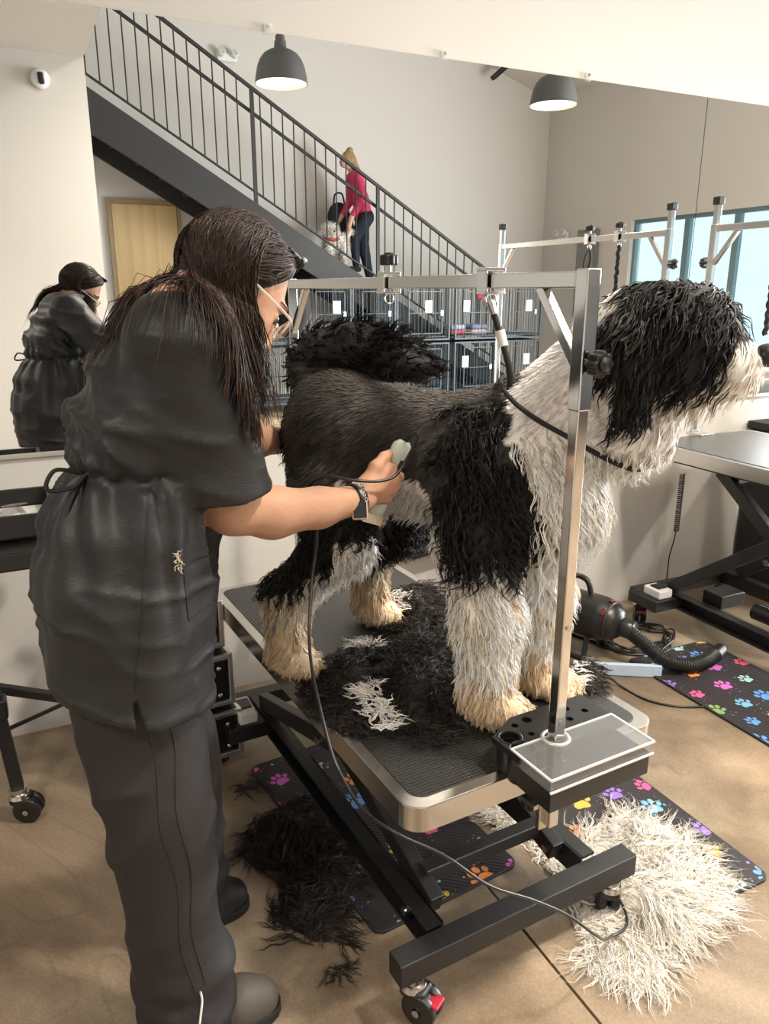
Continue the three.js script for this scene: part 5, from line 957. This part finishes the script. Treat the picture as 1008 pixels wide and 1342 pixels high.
{
  // clippers in the right hand, blade down in the coat, and their cord
  const t = thing('dog_clippers', 'pale green dog clippers with black cord held in the right hand', 'clippers', [0.690, 1.075, 1.196]);
  const ax = V(0.36, 0.90, 0.10).normalize(), qq = new THREE.Quaternion().setFromUnitVectors(V(0, 1, 0), ax);
  const body = lathe([[0, -0.085], [0.018, -0.085], [0.021, -0.06], [0.0185, -0.02], [0.019, 0.02], [0.0235, 0.05], [0.0215, 0.072], [0.012, 0.082], [0, 0.083]], 28); body.scale(1, 1, 0.8);
  obj('housing', body.applyQuaternion(qq), mat(lin(0.62, 0.70, 0.62), 0.35), t);
  obj('blade', new THREE.BoxGeometry(0.044, 0.022, 0.012).translate(0, -0.095, 0).applyQuaternion(qq), M.steel, t);
  obj('switch', new RoundedBoxGeometry(0.012, 0.02, 0.006, 2, 0.002).translate(0.004, 0.034, 0.0185).applyQuaternion(qq), M.blackPlastic, t);
  const e = V(0, 0.08, 0).applyQuaternion(qq);
  obj('strain_relief', cyl(e, e.clone().add(V(0.008, 0.016, 0.016)), 0.006, 0.004, 12), M.blackPlastic, t);
  const P = e.clone().add(V(0.690 + 0.008, 1.075 + 0.016, 1.196 + 0.016));
  const k = [P, P.clone().add(V(0.004, 0.006, 0.022)), V(0.690, 1.118, 1.262), V(0.660, 1.096, 1.275), V(0.622, 1.092, 1.280), V(0.572, 1.098, 1.272), V(0.525, 1.104, 1.245), V(0.497, 1.075, 1.218), V(0.487, 1.03, 1.215), onZ(414, 690, 1.235), onZ(409, 760, 1.27), onZ(406, 850, 1.33), onZ(420, 930, 1.36), onZ(440, 1000, 1.42), onZ(475, 1060, 1.52), onZ(520, 1092, 1.60), onZ(580, 1120, 1.64), onZ(640, 1160, 1.66), onZ(700, 1180, 1.66), onZ(745, 1200, 1.66), onZ(780, 1225, 1.66), onY(800, 1228, 0.05), onY(822, 1210, 0.03), onY(800, 1150, 0.02)];
  tag(obj('clipper_cable', tube(k, 0.0032, 300, 7), M.blackPlastic), 'thin black clipper cable looping from the hand past the table to the floor', 'cable');
}

// ---------------------------------------------------------------- cut fur lying about
function inside(p, poly) { let c = false; for (let i = 0, j = poly.length - 1; i < poly.length; j = i++) if ((poly[i][1] > p[1]) !== (poly[j][1] > p[1]) && p[0] < (poly[j][0] - poly[i][0]) * (p[1] - poly[i][1]) / (poly[j][1] - poly[i][1]) + poly[i][0]) c = !c; return c; }
function edgeDist(p, poly) { let m = 1e9; for (let i = 0, j = poly.length - 1; i < poly.length; j = i++) { const dx = poly[i][0] - poly[j][0], dy = poly[i][1] - poly[j][1], t = clamp(((p[0] - poly[j][0]) * dx + (p[1] - poly[j][1]) * dy) / (dx * dx + dy * dy), 0, 1); m = Math.min(m, Math.hypot(p[0] - poly[j][0] - dx * t, p[1] - poly[j][1] - dy * t)); } return m; }
function furPile(name, label, outline, ground, high, count, colors, { seed = 1, len = [0.05, 0.09], rad = [0.0009, 0.0017], wave = [0.10, 0.18], turns = [1.2, 2.6], clump = 3, core = true, lift = 0.35 } = {}) {
  const poly = outline.map(([px, py]) => { const q = onY(px, py, ground); return [q.x, q.z]; }), r = mulberry(seed), R = (a, b) => a + (b - a) * r();
  const xs = poly.map((q) => q[0]), zs = poly.map((q) => q[1]), x0 = Math.min(...xs), x1 = Math.max(...xs), z0 = Math.min(...zs), z1 = Math.max(...zs), cx = (x0 + x1) / 2, cz = (z0 + z1) / 2;
  const t = thing(name, label, 'fur', [cx, ground, cz]); t.userData.kind = 'stuff';
  const heightAt = (x, z) => { if (!inside([x, z], poly)) return 0; return high * sstep(0, 0.10, edgeDist([x, z], poly)) * (0.65 + 0.5 * noise3(x * 14 + seed, z * 14, seed)); };
  if (core) {                                                          // the matted heart of the pile
    const n = 44, g = new THREE.PlaneGeometry(1, 1, n, n), p = g.attributes.position;
    for (let i = 0; i < p.count; i++) { const x = cx + p.getX(i) * (x1 - x0), z = cz + p.getY(i) * (z1 - z0); p.setXYZ(i, x - cx, heightAt(x, z) * 0.8 - 0.004, z - cz); }
    const ix = g.index, keep = []; for (let i = 0; i < ix.count; i += 3) { const a = ix.getX(i), b = ix.getX(i + 1), c = ix.getX(i + 2); if (Math.max(p.getY(a), p.getY(b), p.getY(c)) > -0.003) keep.push(a, c, b); }
    g.setIndex(keep); g.computeVertexNormals(); obj('matted_fur', g, mat(lin(...colors[0]), 0.9), t);
  }
  const L = new Locks(5);
  for (let i = 0; i < count; i++) {
    let x, z, k = 0; do { x = R(x0, x1); z = R(z0, z1); k++; } while (!inside([x, z], poly) && k < 60); if (k >= 60) continue;
    const h = heightAt(x, z), a = 3 * noise3(x * 9 + seed, z * 9, 5) + R(-1.2, 1.2), c = colors[Math.floor(r() * r() * colors.length * 0.999)];
    L.grow(V(x - cx, h * R(0.6, 1.05) + 0.002, z - cz), V(Math.cos(a), R(-0.05, lift), Math.sin(a)), R(...len), R(...rad), ((m) => c.map((v) => v * m))(R(0.75, 1.15)), { gravity: 0.8, wave: R(...wave), turns: R(...turns), phase: R(0, 6.3), floor: 0.0025, clump, rand: r, spread: 0.006, tip: 0.25, belly: 0.3 });
  }
  const m = L.build('loose_curls', M.hair, t); m.userData.kind = 'stuff'; return t;
}
{
  const B = [[0.026, 0.022, 0.020], [0.044, 0.035, 0.029], [0.068, 0.052, 0.042], [0.095, 0.086, 0.080]], Wt = [[0.86, 0.81, 0.74], [0.90, 0.88, 0.85], [0.80, 0.72, 0.60], [0.72, 0.60, 0.46]];
  const yt = T1.top + 0.003;
  furPile('cut_black_fur', 'heap of cut black curls on the table between the dog legs', [[385, 905], [410, 870], [455, 850], [500, 825], [520, 770], [560, 765], [600, 800], [605, 870], [610, 930], [575, 985], [520, 968], [450, 962], [400, 940]], yt, 0.055, 2000, B, { seed: 3, len: [0.04, 0.075] });
  furPile('cut_black_fur', 'dark tuft of cut curls on the table behind the arm post', [[738, 885], [765, 862], [792, 880], [785, 905], [750, 908]], yt, 0.03, 220, [...B, [0.4, 0.38, 0.36]], { seed: 8, len: [0.03, 0.06] });
  furPile('cut_black_fur', 'long dark heap of cut curls on the floor by the groomer shoes', [[318, 1120], [335, 1068], [385, 1050], [440, 1075], [480, 1120], [478, 1165], [440, 1200], [450, 1245], [405, 1245], [352, 1210], [375, 1150], [330, 1140]], 0.002, 0.045, 1200, B, { seed: 5, len: [0.06, 0.12], wave: [0.07, 0.14] });
  furPile('stray_black_lock', 'single dark curl lying on bare floor by the foot beam', [[415, 1272], [430, 1264], [458, 1266], [455, 1274], [430, 1276]], 0.001, 0.008, 14, B, { seed: 15, core: false, len: [0.04, 0.07] });
  furPile('stray_black_lock', 'few dark curls lying on the mat edge under the table', [[310, 1030], [325, 1012], [332, 1030], [318, 1045]], 0.002, 0.008, 16, B, { seed: 16, core: false, len: [0.04, 0.06] });
  furPile('cut_white_fur', 'large heap of cut white curls on the floor beside the table', [[755, 1110], [790, 1072], [850, 1085], [900, 1110], [935, 1150], [940, 1195], [900, 1222], [850, 1228], [800, 1205], [770, 1165]], 0.010, 0.075, 1700, Wt, { seed: 21, len: [0.08, 0.15], wave: [0.07, 0.12], rad: [0.0007, 0.0013] });
  furPile('cut_white_fur', 'smaller spread of white curls on the floor by the caster', [[748, 1205], [790, 1180], [850, 1215], [872, 1245], [862, 1290], [815, 1282], [765, 1258]], 0.002, 0.035, 650, Wt, { seed: 22, len: [0.07, 0.12], wave: [0.08, 0.13], rad: [0.0007, 0.0013] });
  furPile('cut_white_fur', 'wisps of white curls on the floor under the table beams', [[625, 1062], [660, 1055], [705, 1090], [740, 1140], [735, 1165], [700, 1120], [650, 1085]], 0.010, 0.03, 190, Wt, { seed: 23, core: false, len: [0.04, 0.08] });
  const bits = [[[470, 905], [492, 895], [512, 925], [516, 955], [490, 962], [478, 930]], [[455, 845], [480, 838], [510, 850], [505, 868], [470, 862]], [[410, 870], [440, 862], [455, 875], [420, 882]], [[508, 778], [540, 782], [540, 800], [510, 796]], [[735, 890], [760, 870], [765, 900], [745, 912]]];
  const nm = ['cream white tuft on top of the black heap of curls', 'pale tuft beside the far hind paw', 'pale tuft beside the near hind paw', 'white wisp at the far edge of the black heap', 'white curl on the table behind the arm post'];
  bits.forEach((b, i) => furPile('white_tuft', nm[i], b, yt + [0.045, 0.012, 0.01, 0.03, 0.01][i], 0.016, [90, 70, 36, 24, 26][i], [Wt[1], Wt[0], Wt[3]], { seed: 40 + i, core: false, len: [0.03, 0.06] }));
}
{
  // noose: braided strap from the clamp to the loop round the dog's neck
  const t = thing('grooming_noose', 'black braided noose strap running from the clamp to the dog neck', 'strap', [0, 0, 0]);
  const top = onTable(0, 1.43, 0.375), pts = [top, onTable(0.012, 1.36, 0.40), onTable(0.02, 1.30, 0.42), V(0.895, 1.253, 1.325)];
  obj('strap', tube(pts, 0.0065, 40, 8), M.blackMatte, t);
  obj('adjuster', [cyl(onTable(0.010, 1.375, 0.396), onTable(0.015, 1.345, 0.404), 0.010, 0.010, 12)], M.white, t);
  obj('snap_hook', [cyl(top, onTable(0.004, 1.405, 0.385), 0.009, 0.007, 12), at(new THREE.TorusGeometry(0.012, 0.003, 8, 20), top.x, top.y + 0.004, top.z)], M.chrome, t);
  const c = Math.cos(DOG.turn), s = Math.sin(DOG.turn), loop = [], C = V(0.345, 0.672, 0), ax1 = V(-0.9, 0.48, 0).normalize();
  for (let i = 0; i < 26; i++) { const a = i / 26 * Math.PI * 2, u = ax1.clone().multiplyScalar(Math.cos(a)).addScaledVector(V(0, 0, 1), Math.sin(a)); let k = 0.05; while (k < 0.2 && dogField.at(C.x + u.x * k, C.y + u.y * k, C.z + u.z * k) < 0.009) k += 0.002; const q = C.clone().addScaledVector(u, k); loop.push(V(DOG.x + q.x * c + q.z * s, DOG.y + q.y, DOG.z - q.x * s + q.z * c)); }
  obj('neck_loop', tube(loop, 0.0048, 90, 8, true), M.blackMatte, t);
  // straps on the raised arm
  const b2 = V(T2.x + 0.005, 1.66, T2.z - 0.33), st = thing('hanging_strap', 'long black ruffled strap hanging from the raised arm by the window', 'strap', [b2.x, b2.y, b2.z]);
  const sp = []; for (let i = 0; i <= 40; i++) sp.push(V(0.002 * Math.sin(i * 1.1), -i * 0.0095, 0.003 * Math.cos(i * 1.7)));
  obj('strap', tube(sp, 0.0105, 160, 7), M.blackMatte, st); obj('hook', [cyl(V(0, 0.02, 0), V(0, -0.01, 0), 0.004, 0.004, 8)], M.chrome, st);
  const b3 = V(T2.x, 1.66, T2.z - 0.12), lp = thing('short_noose', 'short black noose loop hanging from the raised arm', 'strap', [b3.x, b3.y, b3.z]);
  obj('loop', tube([V(0, 0, 0), V(0.03, -0.05, 0.02), V(0.02, -0.12, 0.03), V(-0.02, -0.10, 0.01), V(-0.02, -0.04, 0), V(0, 0, 0)], 0.005, 50, 7), M.blackMatte, lp); obj('hook', cyl(V(0, 0.02, 0), V(0, 0, 0), 0.004), M.chrome, lp);
  // dark cloth pouch on the far post
  const pp = onTable(0.0, 1.40, -0.66), bag = thing('hanging_pouch', 'black cloth pouch hanging on the far post of the low arm', 'pouch', [pp.x, pp.y, pp.z]);
  obj('pouch_body', mesher(new Field().ell([0.01, 0.0, -0.02], [0.065, 0.085, 0.03], 0.02).ell([0.0, -0.03, -0.015], [0.05, 0.06, 0.035], 0.03).bump((x, y, z) => 0.006 * noise3(x * 45, y * 16, z * 30)), [-0.09, -0.12, -0.08], [0.10, 0.11, 0.05], 0.005), M.blackMatte, bag);
  obj('strap', tube([V(0, 0.07, -0.01), V(-0.01, 0.10, 0.01), V(0.0, 0.105, 0.02)], 0.006, 20, 6), M.blackMatte, bag);
}

// ---------------------------------------------------------------- woman climbing the stair with a small white dog (seen in the mirror), facing -x
{
  const X = 4.56, Z = 7.58, t = thing('person', 'blonde woman in pink top and dark jeans climbing the stairs', 'person', [X, 1.5, Z]);
  const P = (x, y, z = 0) => [x - X, y - 1.5, z];
  const step = (x) => stairY(x) - 0.14 - 1.5;
  const body = new Field().chain([[...P(4.62, 2.42), 0.10], [...P(4.57, 2.65), 0.085], [...P(4.49, 2.90), 0.085]], 0.04, 1.5).cap(P(4.47, 2.95), P(4.43, 3.03), 0.045, 0.045, 0.03).ell(P(4.385, 3.115), [0.088, 0.105, 0.072], 0.02).ell(P(4.32, 3.085), [0.035, 0.06, 0.045], 0.03).ell(P(4.288, 3.09), [0.018, 0.014, 0.012], 0.01)
    .chain([[...P(4.50, 2.90, -0.15), 0.048], [...P(4.53, 2.64, -0.19), 0.04], [...P(4.36, 2.38, -0.18), 0.032], [...P(4.33, 2.26, -0.17), 0.03]], 0.02).chain([[...P(4.50, 2.90, 0.15), 0.048], [...P(4.50, 2.62, 0.19), 0.04], [...P(4.38, 2.45, 0.18), 0.032], [...P(4.34, 2.38, 0.17), 0.03]], 0.02);
  for (const z of [-0.17, 0.17]) for (let i = 0; i < 4; i++) body.cap(P(4.33, z < 0 ? 2.26 : 2.38, z - 0.024 + i * 0.016), P(4.30, (z < 0 ? 2.26 : 2.38) - 0.085, z - 0.026 + i * 0.017), 0.010, 0.008, 0.004);
  const legs = new Field().chain([[...P(4.62, 2.40, -0.09), 0.105], [...P(4.44, 2.12, -0.10), 0.072], [...P(4.46, 1.80, -0.10), 0.05]], 0.03).chain([[...P(4.64, 2.40, 0.09), 0.105], [...P(4.66, 2.02, 0.09), 0.078], [...P(4.76, 1.60, 0.09), 0.052]], 0.03).ell(P(4.64, 2.42), [0.115, 0.10, 0.16], 0.04).bump((x, y, z) => 0.006 * noise3(x * 20, y * 12, z * 20));
  body.add((x, y, z) => legs.at(x, y, z) + 0.015, 0.02);
  const skin = mat(lin(0.55, 0.33, 0.24), 0.55);
  obj('body', mesher(body, [-0.36, 0.0, -0.30], [0.30, 1.78, 0.30], 0.012), skin, t);
  const top = new Field().chain([[...P(4.62, 2.44), 0.112], [...P(4.57, 2.65), 0.098], [...P(4.49, 2.90), 0.10]], 0.04, 1.5).chain([[...P(4.50, 2.90, -0.15), 0.06], [...P(4.53, 2.64, -0.19), 0.05], [...P(4.375, 2.40, -0.18), 0.042]], 0.02).chain([[...P(4.50, 2.90, 0.15), 0.06], [...P(4.50, 2.62, 0.19), 0.05], [...P(4.39, 2.46, 0.18), 0.042]], 0.02).cut((x, y) => 0.90 - y).cut((x, y) => y - 1.50).bump((x, y, z) => 0.006 * noise3(x * 25, y * 18, z * 25));
  obj('pink_top', mesher(top, [-0.30, 0.80, -0.30], [0.26, 1.56, 0.30], 0.012), mat(lin(0.62, 0.045, 0.13), 0.8), t);
  obj('jeans', mesher(legs, [-0.30, 0.02, -0.25], [0.32, 1.06, 0.25], 0.012), mat(lin(0.012, 0.018, 0.035), 0.85), t);
  for (const [x, y, z] of [[4.44, 1.735, -0.10], [4.74, 1.555, 0.09]]) obj('shoe', at(rbox(0.24, 0.07, 0.085, 0, 0, 0, 0.03, 3), x - X - 0.03, y - 1.5, z), M.blackMatte, t);
  const hair = new Field().ell(P(4.405, 3.135), [0.095, 0.10, 0.085], 0.02).ell(P(4.43, 3.24), [0.045, 0.042, 0.045], 0.02).chain([[...P(4.44, 3.12, -0.03), 0.06], [...P(4.50, 2.98, -0.06), 0.05], [...P(4.53, 2.86, -0.06), 0.03]], 0.03).less((x, y, z) => Math.hypot(x - (4.28 - X), y - (3.08 - 1.5), z * 0.8) - 0.085).bump((x, y, z) => 0.004 * noise3(x * 80, y * 20, z * 80));
  const hm = obj('hair', mesher(hair, [-0.3, 1.28, -0.2], [0.12, 1.85, 0.2], 0.009), mat(lin(0.30, 0.20, 0.10), 0.6), t);
  obj('hair_tie', at(rot(new THREE.TorusGeometry(0.035, 0.010, 6, 16), 1.2, 0.3, 0), 4.44 - X, 3.205 - 1.5, 0), M.blackMatte, hm);
  const b = thing('tote_bag', 'black tote bag held on the far side of the stair woman', 'bag', [4.36, 2.20, Z + 0.24]);
  obj('bag_body', mesher(new Field().ell([0, 0.22, 0], [0.17, 0.20, 0.06], 0.02).ell([0.05, 0.12, 0], [0.17, 0.13, 0.06], 0.04), [-0.22, -0.05, -0.1], [0.26, 0.46, 0.1], 0.014), M.blackMatte, b); obj('handle', tube([V(-0.08, 0.38, 0), V(-0.05, 0.52, 0), V(0.04, 0.53, 0), V(0.09, 0.38, 0)], 0.012, 24, 6), M.blackMatte, b);
  // small white dog on the steps
  const d = thing('small_white_dog', 'small fluffy white dog climbing the stairs ahead of the woman', 'dog', [4.12, 1.78, 7.42]);
  const df = new Field().ell([0.02, 0.30, 0], [0.17, 0.11, 0.10], 0.04).ell([-0.08, 0.43, -0.06], [0.10, 0.095, 0.09], 0.03).ell([-0.09, 0.40, -0.15], [0.045, 0.04, 0.05], 0.02).ell([-0.17, 0.42, -0.05], [0.03, 0.07, 0.04], 0.02).ell([0.0, 0.42, -0.06], [0.03, 0.07, 0.04], 0.02);
  for (const [x, z] of [[-0.09, -0.06], [-0.09, 0.06], [0.13, -0.06], [0.13, 0.06]]) df.cap([x, 0.26, z], [x - 0.01, x < 0 ? 0.05 : 0.0, z], 0.045, 0.035, 0.03);
  df.chain([[0.17, 0.34, 0, 0.03], [0.24, 0.44, 0, 0.03]], 0.02).bump((x, y, z) => 0.012 * fbm(x * 40, y * 40, z * 40, 2));
  obj('body', mesher(df, [-0.26, -0.05, -0.24], [0.30, 0.58, 0.16], 0.01), mat(lin(0.78, 0.72, 0.66), 0.9), d);
  { const L = new Locks(3), q = mulberry(31), S = sampler(d.children[0].geometry, q); for (let i = 0; i < 1500; i++) { const [P, n] = S.pick(); L.grow(P, n.add(V(0, -0.3, 0)), 0.03 + 0.02 * q(), 0.004, [0.82, 0.77, 0.71], { gravity: 0.8, wave: 0.12, phase: q() * 6 }); } L.build('fluffy_coat', M.hair, d); }
  obj('nose', at(new THREE.SphereGeometry(0.013, 12, 8), -0.09, 0.415, -0.222), M.blackPlastic, d);
  obj('eye', at(new THREE.SphereGeometry(0.009, 10, 8), -0.125, 0.455, -0.170), M.blackPlastic, d); obj('eye', at(new THREE.SphereGeometry(0.009, 10, 8), -0.052, 0.455, -0.170), M.blackPlastic, d);
  obj('bandana', at(rot(new THREE.TorusGeometry(0.085, 0.022, 8, 24), 1.1, 0, 0), -0.06, 0.35, -0.05), mat(lin(0.5, 0.06, 0.05), 0.8), d);
}

scene.traverse((o) => { if (o.isMesh) { o.castShadow = true; o.receiveShadow = true; } if (o.isLight && 'castShadow' in o && !o.isRectAreaLight) o.castShadow = true; });
{ let n = 0; scene.traverse((o) => { if (o.isMesh) n += (o.geometry.index ? o.geometry.index.count : o.geometry.attributes.position.count) / 3; }); console.log('triangles', Math.round(n)); }
renderer.render(scene, camera);
